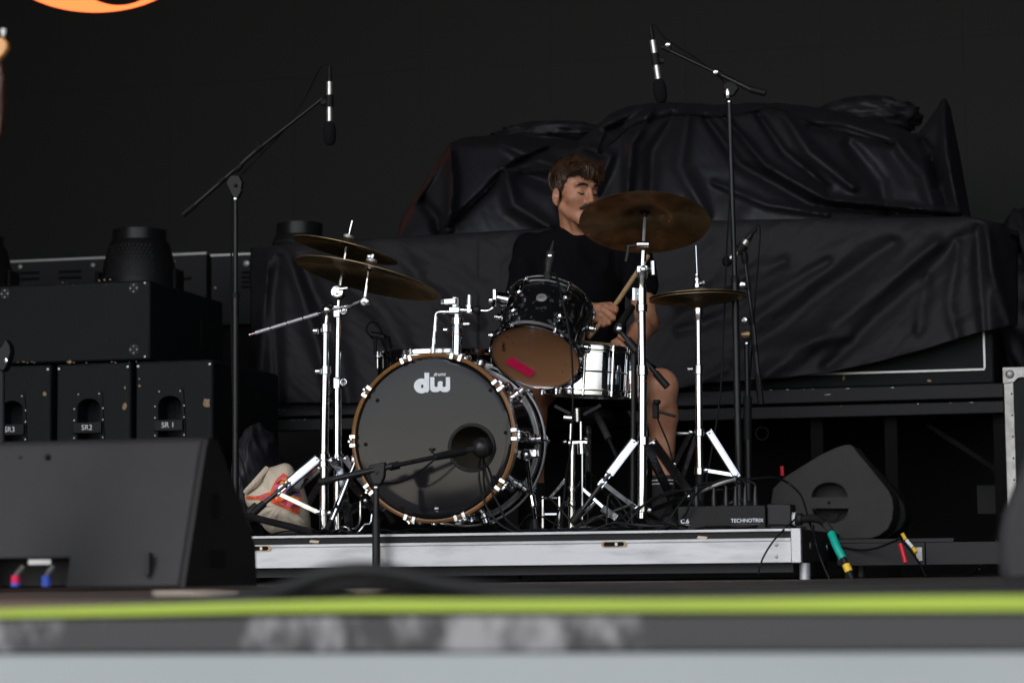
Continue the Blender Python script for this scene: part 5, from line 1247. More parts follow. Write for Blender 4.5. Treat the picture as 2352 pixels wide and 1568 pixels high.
mt_ = T('multicore_cable', 'thick ribbed multicore cable with teal and yellow sleeves hanging off the riser corner', 'cable', hose[2])
MB().tube(hs_, .0096, 12).build('jacket', MAT['rubber'], mt_)
for k in range(2, 24):
    d = (hs_[k + 1] - hs_[k]).normalized(); MB().tube([hs_[k] - d * .0018, hs_[k] + d * .0018], .0128, 12).build('rib', MAT['rubber'], mt_)
MB().tube(hs_[24:31], .0125, 12).build('grey_collar', MAT['amp'], mt_)
MB().tube(hs_[31:50], .0128, 14).build('teal_sleeve', MAT['teal'], mt_)
MB().tube(hs_[54:61], .0125, 14).build('yellow_sleeve', MAT['yellow'], mt_)
# cables arching from the box
random.seed(11)
def cab(pts, r, label, m='cable', sm=6):
    P = [V(*p) for p in pts]
    return tag(MB().tube(P, r, 6, smooth=sm).build('cable', MAT[m], None, origin=P[len(P) // 2]), label, 'cable')
CB = [([(1600, 1140, 7.67), (1601, 1126, 7.7), (1585, 1124, 7.8), (1520, 1140, 7.9), (1450, 1175, 7.9), (1380, 1216, 7.85)], 'cable leaving the leftmost plug of the stage box towards the left'),
      ([(1640, 1140, 7.67), (1642, 1118, 7.7), (1665, 1104, 7.72), (1700, 1100, 7.74), (1740, 1098, 7.76), (1780, 1096, 7.8), (1812, 1110, 7.85), (1838, 1135, 7.8), (1850, 1165, 7.75), (1858, 1195, 7.7), (1868, 1222, 7.64)], 'cable arching high over the plugs and dropping right of the stage box'),
      ([(1668, 1140, 7.67), (1669, 1120, 7.68), (1650, 1108, 7.7), (1600, 1116, 7.75), (1560, 1160, 7.8), (1530, 1196, 7.8), (1470, 1218, 7.75)], 'cable looping left from the second plug of the stage box'),
      ([(1690, 1140, 7.67), (1692, 1112, 7.68), (1670, 1103, 7.7), (1620, 1118, 7.66), (1590, 1145, 7.6), (1575, 1180, 7.6), (1545, 1205, 7.66), (1500, 1218, 7.7)], 'cable crossing in front of the left end of the stage box'),
      ([(1712, 1140, 7.67), (1713, 1112, 7.68), (1700, 1100, 7.7), (1660, 1100, 7.75), (1600, 1124, 7.8), (1540, 1128, 7.85), (1490, 1150, 7.9), (1440, 1200, 7.9)], 'cable bundled over the plugs running left behind the ride stand foot'),
      ([(1735, 1140, 7.67), (1736, 1116, 7.69), (1722, 1106, 7.7), (1700, 1108, 7.71), (1680, 1122, 7.72), (1640, 1126, 7.8)], 'short cable bent over the rightmost plug of the stage box'),
      ([(1830, 1188, 7.6), (1806, 1210, 7.56), (1778, 1240, 7.5), (1758, 1270, 7.49), (1746, 1298, 7.48), (1742, 1320, 7.46)], 'thin cable hanging down over the silver corner of the riser'),
      ([(1868, 1205, 7.7), (1872, 1240, 7.6), (1884, 1280, 7.6), (1905, 1330, 7.58)], 'thin black cable hanging just left of the teal sleeved one')]
for p, l in CB: cab(p, .0038 if 'thin' not in l else .003, l)
cab([(1690, 1100, 7.69), (1660, 1108, 7.68), (1630, 1120, 7.68), (1604, 1130, 7.7)], .0055, 'light grey taped run of cable above the plugs', 'alud')
# loose runs along the riser top, one heap
b = MB(); random.seed(5)
for k in range(34):
    x = random.uniform(1030, 1740); Y = random.uniform(7.60, 8.1); pts = []
    L = random.uniform(90, 330); z = ZR + .004
    for i in range(6):
        q = Vz(x + L * i / 5, z + random.uniform(0, .010) + (.016 * random.random() if 1380 < x + L * i / 5 < 1560 else 0), Y + random.uniform(-.05, .05)); q.y = max(q.y, 7.57); q.x = min(q.x, rxr - .03); pts.append(q)
    b.tube(pts, random.choice([.003, .0036, .004]), 6, smooth=4)
for k in range(5):
    x = random.uniform(1180, 1560); pts = [V(x, 1218, 7.9), V(x + random.uniform(10, 60), random.uniform(1130, 1190), 7.95), V(x + random.uniform(60, 130), 1215, 7.9)]
    b.tube(pts, .003, 6, smooth=6)
for k in range(16):
    x = random.uniform(600, 900); pts = [Vz(x, ZR + .004, random.uniform(7.6, 8.2)), Vz(x + 60, ZR + random.uniform(.004, .03), random.uniform(7.6, 8.2)), Vz(x + random.uniform(90, 160), ZR + .004, random.uniform(7.6, 8.2))]
    b.tube(pts, .003, 6, smooth=6)
tag(b.build('cable_tangle', MAT['cable'], None, origin=Vz(1400, ZR, 7.8), kind='stuff'), 'tangle of black cables lying along the top of the drum riser', 'cables')
# cable ends on the right deck
cab([(1900, 1248, 8.3), (1990, 1262, 8.28), (2060, 1240, 8.2), (2066, 1236, 8.2), (2080, 1250, 8.2), (2110, 1290, 8.1), (2130, 1330, 8.0)], .004, 'cable with yellow printed sleeve right of the wedge monitor')
def sleeve(pts, r, m, label):
    P = [V(*p) for p in pts]; tag(MB().tube(P, r, 10).build('cable_sleeve', MAT[m], None, origin=P[0]), label, 'cable sleeve')
sleeve([(2072, 1224, 8.19), (2080, 1238, 8.19)], .0065, 'yellow', 'upper yellow sleeve band right of the wedge monitor')
sleeve([(2082, 1240, 8.18), (2096, 1256, 8.17)], .0062, 'white', 'white printed sleeve between two yellow bands')
sleeve([(2098, 1258, 8.17), (2104, 1268, 8.16)], .0065, 'yellow', 'lower yellow sleeve band right of the wedge monitor')
sleeve([(2068, 1248, 8.1), (2080, 1292, 8.08)], .0075, 'red', 'red sleeve hanging left of the yellow banded cable')
sleeve([(1796, 1070, 8.9), (1797, 1092, 8.9)], .0075, 'red', 'small bright red sleeve above the left slope of the wedge monitor')
# ------------------------------------------------------------------ side-on wedge monitor at right rear
WY = 8.72
OUTW = [(1760, 1226), (1775, 1121), (1800, 1096), (1880, 1046), (1920, 1027), (1940, 1021), (1952, 1020), (1960, 1024), (1968, 1036), (2005, 1080), (2041, 1125), (2050, 1143), (2053, 1165), (2050, 1193), (2040, 1215), (2020, 1230), (2000, 1237), (1900, 1240)]
t = T('wedge_monitor', 'dark grey wedge monitor seen side-on behind the stage box with a two-part round handle', 'speaker', V(1920, 1238, WY))
sb_ = MB().prism([V(a, c, WY) for a, c in OUTW], (0, .30, 0)).build('cabinet_side', MAT['wedge'], t, bevel=.006)
def half(cx, cy, rx, ry, sgn):
    return [(cx - rx, cy)] + [(cx - rx * math.cos(math.pi * k / 12) * (1.0 if 2 < k < 10 else .98), cy - sgn * ry * math.sin(math.pi * k / 12)) for k in range(1, 12)] + [(cx + rx, cy)]
cut(sb_, MB().prism([V(a, c, WY - .02) for a, c in half(1904, 1141, 41, 33, 1)], (0, .09, 0)))
cut(sb_, MB().prism([V(a, c, WY - .02) for a, c in half(1906, 1168, 41, 33, -1)], (0, .09, 0)))
MB().lathe(V(1904, 1154, WY - .001), (0, -1, 0), [(.006, 0), (.006, .001), (.004, .0015), (0, .0005)], 12).build('socket', MAT['deep'], t)
MB().lathe(V(1912, 1182, WY + .06), (0, -1, 0), [(.022, 0), (.022, .008), (.014, .010), (.014, .004), (0, .004)], 20).build('connector', MAT['rubber'], t)
for x, y in ((1870, 1122), (1937, 1121), (1872, 1170), (1938, 1190), (1935, 1045)): MB().lathe(V(x, y, WY - .0005), (0, -1, 0), [(.003, 0), (.002, .001), (0, .0012)], 8).build('screw', MAT['rubber'], t)
MB().prism([V(a, c, WY + .31) for a, c in [(1965, 1036), (2010, 1080), (2058, 1128), (2078, 1160), (2082, 1190), (2070, 1215), (2040, 1236), (1960, 1238)]], (0, .28, 0)).build('cabinet_back', MAT['rubber'], t, bevel=.006)

# ------------------------------------------------------------------ flight case far right
FY = 8.6
fx = V(2309, 1000, FY).x; fz = V(2320, 845, FY).z
t = T('flight_case', 'road case with worn aluminium edging and ball corner at the right edge of the view', 'flight case', (fx + .4, FY, 0))
MB().box((fx + .018, FY + .006, .0), (fx + .9, FY + .6, fz - .01)).build('case_panel', MAT['cab'], t)
MB().box((fx, FY, .0), (fx + .034, FY + .03, fz)).build('edge_strip', MAT['alud'], t, bevel=.003)
MB().box((fx + .035, FY, fz - .03), (fx + .9, FY + .03, fz)).build('edge_strip', MAT['alud'], t, bevel=.003)
b = MB(); b.sphere((fx + .022, FY + .006, fz - .022), .019, 16); b.prism([Vector((x, FY - .004, z)) for x, z in ((fx - .003, fz - .055), (fx + .036, fz - .05), (fx + .05, fz - .036), (fx + .075, fz - .034), (fx + .072, fz + .003), (fx - .003, fz + .003))], (0, .006, 0))
b.build('ball_corner', MAT['alud'], t, bevel=.002)
for x, z in ((.052, -.02), (.062, -.026), (.022, -.045)): MB().lathe(Vector((fx + x, FY - .004, fz + z)), (0, -1, 0), [(.004, 0), (.003, .0015), (0, .002)], 8).build('rivet', MAT['silver'], t)
for k in range(9): MB().lathe(Vector((fx + .026, FY - .001, fz - .09 - k * .075)), (0, -1, 0), [(.0035, 0), (.003, .0015), (0, .002)], 8).build('rivet', MAT['black'], t)

# ------------------------------------------------------------------ front wedge monitors (blurred)
def wedge(xr, side, Yb, Yt, Yk, ztop, w, label, group):
    """wedge whose near face is its back; xr is the x of its visible end"""
    s = side; t = T('front_monitor', label, 'speaker', (xr - s * w / 2, (Yb + Yk) / 2, 0), group)
    prof = [(Yb, .006), (Yt - .005, ztop - .03), (Yt + .01, ztop - .006), (Yt + .03, ztop), (Yt + .07, ztop - .006), (Yt + .12, ztop - .05), (Yk, .10), (Yk + .01, .006)]
    b = MB().prism([Vector((xr - s * .012, y, z)) for y, z in prof], (-s * w, 0, 0)); body = b.build('body', MAT['wedge2'], t, bevel=.008)
    pr2 = [(y, z) for y, z in prof]
    b = MB().prism([Vector((xr - s * .0115, y, z)) for y, z in pr2], (s * .0115, 0, 0)); sd = b.build('end_panel', MAT['rubber'], t)
    return t, body, sd
# place: end face x constant through (470,1005) at Yt and (420,1330) at Yb
YW = 5.0
xr = V(424, 1330, YW).x
Ytw = YW * 1.027
zt = V(470, 1003, Ytw + .02).z
wt, wb, ws = wedge(xr, 1, YW, Ytw, YW * 1.092, zt, .95, 'large grey monitor speaker close to the camera at left, blurred', 'monitor speakers along the stage front')
cut(wb, MB().box((V(-60, 1300, YW).x, YW - .05, -.02), (V(146, 1300, YW).x, YW + .12, V(70, 1282, YW).z)))
cut(ws, MB().lathe(Vector((xr + .02, YW + .24, zt * .62)), (-1, 0, 0), [(.03, 0), (.03, .018), (0, .02)], 16))
MB().lathe(Vector((xr + .0005, YW + .19, zt * .55)), (1, 0, 0), [(.03, 0), (.03, .002), (.022, .002), (.02, -.001), (0, -.001)], 20).build('side_handle', MAT['deep'], wt)
MB().box((xr + .0003, YW + .15, zt * .14), (xr + .003, YW + .25, zt * .26)).build('side_socket', MAT['deep'], wt, bevel=.001)
MB().box(V(330, 1320, YW - .004), V(352, 1268, YW + .02)).build('latch', MAT['amp'], wt, bevel=.002)
for px, m, m2 in ((36, 'pink', 'blue'), (106, 'blue', 'blue')):
    p = V(px, 1338, YW - .01); MB().tube([p, p + Vector((0, .0, .016))], .010, 12).build('plug', MAT[m], wt); MB().tube([p + Vector((0, 0, -.008)), p], .011, 12).build('plug_ring', MAT[m2], wt)
    MB().tube([p + Vector((0, .0, .016)), p + Vector((.002, .03, .035))], .005, 8).build('plug_tail', MAT['alud'], wt)
MB().box(V(65, 1296, YW + .03), V(118, 1284, YW + .034)).build('rating_label', MAT['silver'], wt)
MB().sphere(V(110, 1050, YW + .03), .0075, 10).build('screw', MAT['deep'], wt)
MB().lathe(V(47, 1050, YW + .03), (0, -1, 0), [(.004, .0), (.003, .004), (0, .005)], 10).build('screw', MAT['rubber'], wt)
# right-hand one, only its curved end shows
YV = 4.4
t = T('front_monitor', 'grey monitor speaker close to the camera, only its curved end showing at the right edge', 'speaker', V(2420, 1340, YV), 'monitor speakers along the stage front')
OV = [(2298, 1345), (2293, 1290), (2293, 1230), (2302, 1180), (2322, 1130), (2340, 1085), (2354, 1040), (2368, 985), (2420, 950), (2620, 950), (2700, 1345)]
MB().prism([V(a, c, YV) for a, c in OV], (0, .4, 0)).build('body', MAT['wedge2'], t, bevel=.02)

# ------------------------------------------------------------------ foreground odds and ends on the lip
def lipc(pts, r, label, m='rubber'):
    P = [V(*p) for p in pts]; return tag(MB().tube(P, r, 16, smooth=8).build('cable', MAT[m], None, origin=P[len(P) // 2]), label, 'cable')
lipc([(380, 1392, 3.02), (560, 1376, 3.0), (660, 1352, 2.98), (740, 1322, 2.97), (830, 1310, 2.97), (930, 1322, 2.98), (1030, 1344, 2.99), (1150, 1360, 3.0), (1300, 1368, 3.0), (1560, 1374, 3.04)], .0125, 'thick blurred black cable humping up on the stage edge')
lipc([(600, 1380, 3.06), (720, 1356, 3.06), (830, 1340, 3.06), (950, 1350, 3.07), (1080, 1368, 3.08), (1300, 1374, 3.1)], .011, 'second thick blurred cable just behind the hump on the stage edge')
lipc([(1500, 1368, 3.3), (1900, 1358, 3.25), (2200, 1350, 3.2), (2420, 1345, 3.15)], .008, 'blurred black cable lying along the right part of the stage edge')
def flatpatch(pts, Y0, Y1, m, label):
    P = [Vz(pts[0], .002, Y0), Vz(pts[1], .002, Y0), Vz(pts[1] + 8, .002, Y1), Vz(pts[0] - 5, .002, Y1)]
    tag(MB().prism(P, (0, 0, .0012)).build('floor_tape', MAT[m], None, origin=P[0]), label, 'tape')
flatpatch((355, 540), 3.5, 4.3, 'cream', 'short worn beige tape piece on the stage floor under the left monitor')
flatpatch((650, 1060), 3.5, 4.3, 'cream', 'long beige tape strip on the stage floor behind the cable hump')
flatpatch((1860, 1980), 3.3, 3.9, 'alud', 'pale tape square on the stage floor at right')
# ------------------------------------------------------------------ guitar on its stand, far left edge
GY = 4.6
gt = T('electric_guitar', 'guitar headstock of amber wood with white tuning pegs, cut off by the left frame edge', 'guitar', V(-60, 1330, GY))
hd = [V(a, c, GY) for a, c in [(-40, 84), (-16, 84), (4, 86), (15, 96), (16, 110), (8, 124), (-2, 134), (-14, 150), (-34, 160), (-48, 140)]]
MB().prism(hd, (0, .016, 0)).build('headstock', MAT['amber'], gt, bevel=.003)
b = MB(); b.bar(V(-12, 168, GY + .01), V(-80, 900, GY + .05), .045, .02, up=CF); b.build('neck', MAT['neck'], gt, bevel=.006)
b = MB(); b.prism([V(a, c, GY + .012) for a, c in [(-8, 130), (2, 136), (6, 230), (-1, 310), (-12, 310), (-24, 200)]], (0, .02, 0)); b.build('strap', MAT['neck'], gt, bevel=.002)
for x, y in ((8, 74), (-9, 75), (-26, 72)): MB().tube([V(x, y + 10, GY + .008), V(x, y, GY + .008), V(x + 1, y - 7, GY + .008)], [.003, .0058, .0052], 10).build('tuning_peg', MAT['white'], gt)
bo = [V(a, c, GY + .03) for a, c in [(-170, 880), (-110, 860), (-60, 890), (-40, 980), (-52, 1080), (-30, 1180), (-60, 1270), (-130, 1300), (-200, 1270), (-230, 1180), (-205, 1080), (-225, 980)]]
MB().prism(catmull(bo + [bo[0]], 5)[:-1], (0, .045, 0)).build('body', MAT['amber'], gt, bevel=.006)
gs = T('guitar_stand', 'folding stand holding the guitar just outside the left edge', 'guitar stand', Vz(-120, 0, GY))
b = MB(); b.tube([V(-125, 1285, GY + .09), V(-120, 700, GY + .12)], .009); b.build('post', MAT['stand'], gs)
for dx in (-1, 1): MB().tube([V(-125, 1285, GY + .09), Vz(-125 + dx * 120, .008, GY + .02)], .008).build('leg', MAT['stand'], gs)
MB().tube([V(-125, 1285, GY + .09), Vz(-125, .008, GY + .35)], .008).build('leg', MAT['stand'], gs)
# partial stand at the left edge
YE = 7.9
st = T('clamp_stand', 'black clamp on a grey pole before the left cabinets, cut by the frame', 'microphone stand', Vz(5, 0, YE))
MB().tube([Vz(4, .01, YE), V(4, 852, YE)], .011, 12).build('pole', MAT['amp'], st)
b = MB(); b.prism([V(a, c, YE - .02) for a, c in [(-14, 846), (-14, 800), (2, 796), (12, 778), (22, 792), (24, 808), (16, 838), (8, 852)]], (0, .04, 0)); b.build('clamp', MAT['black'], st, bevel=.004)
MB().lathe(V(14, 828, YE - .02), (0, -1, 0), [(.008, 0), (.008, .004), (0, .006)], 10).build('screw', MAT['chromed'], st)
for a in (90, 210, 330): MB().tube([Vz(4, .12, YE), Vz(4, .01, YE) + Vector((.28 * math.cos(R(a)), .28 * math.sin(R(a)), 0))], .009, 8).build('leg', MAT['stand'], st)

# ------------------------------------------------------------------ drummer
class Vol:
    def __init__(s, lo, hi, h):
        s.lo = np.array(lo, float); s.h = h; s.n = np.ceil((np.array(hi) - s.lo) / h).astype(int) + 1
        s.F = np.full(s.n, .08, np.float32)
    def _sub(s, lo, hi, m):
        a = np.clip(((np.array(lo) - m - s.lo) / s.h).astype(int), 0, s.n - 1); b_ = np.clip(((np.array(hi) + m - s.lo) / s.h).astype(int) + 2, 1, s.n)
        ax_ = [s.lo[i] + s.h * np.arange(a[i], b_[i]) for i in range(3)]
        return (slice(a[0], b_[0]), slice(a[1], b_[1]), slice(a[2], b_[2])), np.stack(np.meshgrid(*ax_, indexing='ij'), -1).astype(np.float32)
    def _mix(s, sl, d, k, op):
        A = s.F[sl]
        if op == 'sub':
            h = np.clip(.5 - .5 * (A + d) / k, 0, 1); s.F[sl] = A * (1 - h) - d * h + k * h * (1 - h)
        else:
            h = np.clip(.5 + .5 * (A - d) / k, 0, 1); s.F[sl] = A * (1 - h) + d * h - k * h * (1 - h)
    def cone(s, a, b, ra, rb, k=.012, op='add'):
        a, b = np.array(a, float), np.array(b, float); r = max(ra, rb)
        sl, P = s._sub(np.minimum(a, b) - r, np.maximum(a, b) + r, k + .03)
        ba = b - a; t = np.clip(((P - a) @ ba) / max(1e-9, ba @ ba), 0, 1)
        d = np.linalg.norm(P - a - t[..., None] * ba, axis=-1) - (ra + (rb - ra) * t); s._mix(sl, d, k, op)
    def ell(s, c, r, M=None, k=.012, op='add'):
        c = np.array(c, float); r = np.array(r, float); R_ = np.eye(3) if M is None else M
        m = max(r); sl, P = s._sub(c - m, c + m, k + .02)
        q = (P - c) @ R_.T; k0 = np.linalg.norm(q / r, axis=-1); k1 = np.linalg.norm(q / (r * r), axis=-1) + 1e-6
        s._mix(sl, k0 * (k0 - 1) / k1, k, op)
    def mesh(s):
        F = s.F; I = F < 0; n = F.shape
        c = np.zeros((n[0] - 1, n[1] - 1, n[2] - 1), np.int8)
        for i in (0, 1):
            for j in (0, 1):
                for k in (0, 1): c += I[i:n[0] - 1 + i, j:n[1] - 1 + j, k:n[2] - 1 + k]
        act = np.argwhere((c > 0) & (c < 8)); idx = -np.ones(c.shape, np.int32); idx[tuple(act.T)] = np.arange(len(act))
        S = np.zeros((len(act), 3)); C_ = np.zeros(len(act))
        cor = [(i, j, k) for i in (0, 1) for j in (0, 1) for k in (0, 1)]
        val = {q: F[act[:, 0] + q[0], act[:, 1] + q[1], act[:, 2] + q[2]] for q in cor}
        for q in cor:
            for axn in range(3):
                if q[axn] == 0:
                    q2 = list(q); q2[axn] = 1; q2 = tuple(q2); a, b = val[q], val[q2]; m = (a < 0) != (b < 0)
                    t = np.where(m, a / np.where(a == b, 1, a - b), 0)
                    p = np.array(q, float)[None, :] + np.zeros((len(act), 3)); p[:, axn] += t
                    S += p * m[:, None]; C_ += m
        vs = (act + S / C_[:, None]) * s.h + s.lo
        fs = []
        for axn in range(3):
            o1, o2 = [(1, 2), (2, 0), (0, 1)][axn]
            sl0 = [slice(0, n[0]), slice(0, n[1]), slice(0, n[2])]; A = I.take(range(0, n[axn] - 1), axn); B_ = I.take(range(1, n[axn]), axn)
            e = np.argwhere(A != B_); e = e[(e[:, o1] > 0) & (e[:, o2] > 0) & (e[:, o1] < n[o1] - 1) & (e[:, o2] < n[o2] - 1)]
            def g(d1, d2):
                q = e.copy(); q[:, o1] -= d1; q[:, o2] -= d2; return idx[tuple(q.T)]
            quad = np.stack([g(1, 1), g(0, 1), g(0, 0), g(1, 0)], 1)
            fs.append(quad)
        fs = np.concatenate(fs); fs = fs[(fs >= 0).all(1)]
        return vs, fs
def vol_obj(vol, name, m, parent, smooth_it=0):
    vs, fs = vol.mesh(); me = bpy.data.meshes.new(name)
    r = parent
    while r.parent is not None: r = r.parent
    vs = vs - np.array(r.location)
    me.from_pydata(vs.tolist(), [], fs.tolist()); bm_fix(me); me.materials.append(m)
    me.polygons.foreach_set('use_smooth', [True] * len(me.polygons))
    o = bpy.data.objects.new(name, me); COL.objects.link(o); o.parent = parent
    if smooth_it:
        s = o.modifiers.new('smooth', 'SMOOTH'); s.factor = .5; s.iterations = smooth_it
    return o
def A3(v): return np.array(tuple(v))
PYD = 8.75
per = T('person', 'drummer with brown hair and a moustache in a black t-shirt, looking down behind the cymbal', 'person', Vz(1340, ZR, 8.85))
# head frame
HO = V(1321, 437, 8.66)
yaw, pit, rol = R(35), R(5), R(2)
Hf = CR * math.sin(yaw) - CF * math.cos(yaw); Hx = CR * math.cos(yaw) + CF * math.sin(yaw); Hz = CU.copy()
Hf2 = (Hf * math.cos(pit) - Hz * math.sin(pit)).normalized(); Hz2 = (Hz * math.cos(pit) + Hf * math.sin(pit)).normalized()
Hx2 = (Hx * math.cos(rol) - Hz2 * math.sin(rol)).normalized(); Hz2 = (Hz2 * math.cos(rol) + Hx * math.sin(rol)).normalized()
HS = 1.0
def Hd(x, y, z): return HO + (Hx2 * x + Hf2 * y + Hz2 * z) * HS
HM = np.array([A3(Hx2), A3(Hf2), A3(Hz2)])
def hp_(x, y, z): return A3(Hd(x, y, z))
lo = (-2.15, 8.10, ZR - .01); 
pts_all = [V(1160, 350, 8.3), V(1575, 350, 8.3), V(1160, 700, 9.1), V(1575, 1220, 8.2)]
lo = (min(p.x for p in pts_all) - .12, 8.12, ZR - .005); hi = (max(p.x for p in pts_all) + .12, 9.12, V(1320, 345, 8.8).z + .02)
body = Vol(lo, hi, .0042)
# head
body.ell(hp_(0, -.018, .036), (.072, .092, .076), HM)
body.ell(hp_(0, .028, -.02), (.060, .062, .085), HM, .02)
body.cone(hp_(-.046, .0, -.065), hp_(-.010, .062, -.106), .020, .019, .02); body.cone(hp_(.046, .0, -.065), hp_(.010, .062, -.106), .020, .019, .02)
body.ell(hp_(0, .060, -.095), (.026, .026, .020), HM, .015)
for s in (-1, 1):
    body.ell(hp_(s * .043, .048, -.028), (.020, .024, .016), HM, .025)
    body.cone(hp_(s * .012, .086, .020), hp_(s * .046, .070, .020), .009, .009, .012)
    body.ell(hp_(s * .031, .094, -.003), (.018, .016, .0115), HM, .008, 'sub')
    body.ell(hp_(s * .031, .072, -.004), (.0165, .0125, .0115), HM, .004)
    body.cone(hp_(s * .010, .100, -.043), hp_(s * .010, .090, -.042), .0070, .007, .005)
    body.ell(hp_(s * .079, -.010, -.028), (.0095, .019, .031), HM, .005)
    body.ell(hp_(s * .088, -.004, -.024), (.007, .010, .017), HM, .003, 'sub')
    body.cone(hp_(s * .076, -.004, -.059), hp_(s * .079, -.008, -.046), .006, .008, .004)
body.cone(hp_(0, .088, .014), hp_(0, .106, -.030), .0075, .0095, .010); body.ell(hp_(0, .106, -.036), (.0115, .012, .009), HM, .006)
body.ell(hp_(0, .086, -.066), (.020, .011, .0055), HM, .005); body.ell(hp_(0, .083, -.078), (.017, .011, .006), HM, .005)
body.ell(hp_(0, .102, -.072), (.030, .012, .0018), HM, .004, 'sub')
# neck and trunk
nk0 = hp_(.008, -.025, -.055); nk1 = A3(V(1326, 556, 8.76))
body.cone(nk0, nk1, .051, .058, .02)
body.cone(hp_(-.028, .02, -.09), A3(V(1330, 548, 8.70)), .014, .012, .02)
TM = np.array([A3(CR), A3(CF), A3(CU)])
chest = A3(V(1330, 640, 8.77)); belly = A3(V(1338, 760, 8.83)); pel = A3(V(1345, 862, 8.88))
LS = A3(V(1452, 566, 8.80)); RS_ = A3(V(1216, 578, 8.76))
body.ell(chest, (.160, .105, .20), TM, .03); body.ell(belly, (.145, .10, .16), TM, .03); body.ell(pel, (.165, .12, .12), TM, .03)
body.cone(nk1 + np.array([0, .02, -.02]), LS, .055, .052, .03); body.cone(nk1 + np.array([0, .02, -.02]), RS_, .055, .052, .03)
LE = A3(V(1487, 742, 8.60)); LW = A3(V(1446, 790, 8.42))
body.cone(LS, LE, .052, .040, .02); body.cone(LE, LE + (LW - LE) * .45, .041, .038, .02); body.cone(LE + (LW - LE) * .4, LW, .038, .026, .015)
RE = A3(V(1196, 742, 8.60)); RWk = A3(V(1352, 712, 8.42))
body.cone(RS_, RE, .052, .042, .02); body.cone(RE, RWk, .041, .027, .015)
# right hand: fist seen from the back
HY = 8.38
def h3(x, y, d=0): return A3(V(x, y, HY + d))
body.cone(RWk, h3(1372, 710, .01), .027, .022, .01)
body.ell(h3(1382, 716, .015), (.026, .020, .026), TM, .008)
for (kx, ky), (px_, py_), (ex_, ey_), r in (((1391, 703), (1414, 713), (1410, 724), .0108), ((1385, 713), (1409, 730), (1402, 738), .0112), ((1379, 724), (1398, 741), (1391, 746), .0105), ((1374, 734), (1387, 746), (1381, 749), .0092)):
    body.cone(h3(kx, ky, -.004), h3(px_, py_, -.022), r, r * .95, .0022)
    body.cone(h3(px_, py_, -.022), h3(ex_, ey_, .012), r * .93, r * .8, .002)
    body.cone(h3(kx - 8, ky + 2, .006), h3(kx, ky, -.004), r, r * 1.05, .006)
body.cone(h3(1380, 702, .02), h3(1402, 700, .012), .012, .011, .006); body.cone(h3(1402, 700, .012), h3(1416, 708, .012), .010, .009, .004)
# left hand over the snare
def l3(x, y, d=0): return A3(V(x, y, 8.36 + d))
body.cone(LW, l3(1436, 790, .02), .026, .022, .01); body.ell(l3(1430, 789, .01), (.026, .024, .020), TM, .008)
for i, (kx, ky, px_, py_) in enumerate(((1423, 778, 1408, 786), (1425, 786, 1410, 795), (1430, 794, 1414, 802), (1436, 800, 1422, 806))):
    body.cone(l3(kx, ky, -.012), l3(px_, py_, -.018), .0105 - i * .0005, .0095, .002); body.cone(l3(px_, py_, -.018), l3(px_ + 3, py_ + 4, .01), .009, .008, .002)
body.cone(l3(1436, 778, -.02), l3(1424, 772, -.03), .0115, .010, .005)
# legs
HL = A3(V(1400, 878, 8.85)); KL = A3(V(1517, 888, 8.44)); AL = A3(V(1524, 1092, 8.52))
body.cone(HL, KL, .085, .060, .03); body.ell(KL, (.056, .050, .062), TM, .02); body.ell(KL + np.array([-.006, -.038, .004]), (.026, .020, .030), TM, .02); body.ell(KL + np.array([.0, -.026, -.062]), (.020, .018, .022), TM, .02)
cl_ = KL + (AL - KL) * .32
body.cone(KL, cl_ + np.array([0, .015, 0]), .054, .055, .02); body.cone(cl_ + np.array([0, .02, 0]), AL, .053, .036, .02)
body.cone(AL, A3(V(1524, 1180, 8.52)), .036, .036, .015); body.cone(A3(V(1524, 1192, 8.50)), A3(V(1532, 1212, 8.34)), .036, .030, .02)
HR = A3(V(1290, 878, 8.85)); KR = A3(V(1225, 900, 8.46)); AR = A3(V(1225, 1110, 8.50))
body.cone(HR, KR, .085, .060, .03); body.cone(KR, AR, .055, .036, .02); body.cone(AR, A3(V(1225, 1190, 8.50)), .036, .034, .015); body.cone(A3(V(1225, 1195, 8.50)), A3(V(1228, 1212, 8.34)), .036, .030, .02)
bo_ = vol_obj(body, 'body', MAT['skin'], per, 1)
# clothes
shirt = Vol((lo[0], lo[1], V(1340, 900, 8.8).z), hi, .005)
nA = nk1
shirt.ell(chest, (.172, .116, .205), TM, .03); shirt.ell(belly, (.162, .118, .17), TM, .05); shirt.ell(pel, (.172, .13, .11), TM, .05)
shirt.cone(nA + np.array([0, .015, -.008]), LS, .064, .059, .03); shirt.cone(nA + np.array([0, .015, -.008]), RS_, .064, .058, .03)
shirt.cone(nA + np.array([-.01, .0, .012]), nA + np.array([.0, .0, -.05]), .066, .085, .02)
slv = LS + (LE - LS) * .56; shirt.cone(LS, slv, .062, .060, .03)
slr = RS_ + (RE - RS_) * .80; shirt.cone(RS_, slr, .061, .060, .03)
# neck opening
nd = (A3(Hd(0, .03, -.12)) - nA)
shirt.cone(A3(V(1326, 440, 8.74)), A3(V(1327, 498, 8.745)), .078, .070, .004, 'sub'); shirt.cone(A3(V(1330, 505, 8.70)), A3(V(1336, 527, 8.64)), .060, .040, .004, 'sub')
so_ = vol_obj(shirt, 'shirt', MAT['shirt'], per, 1)
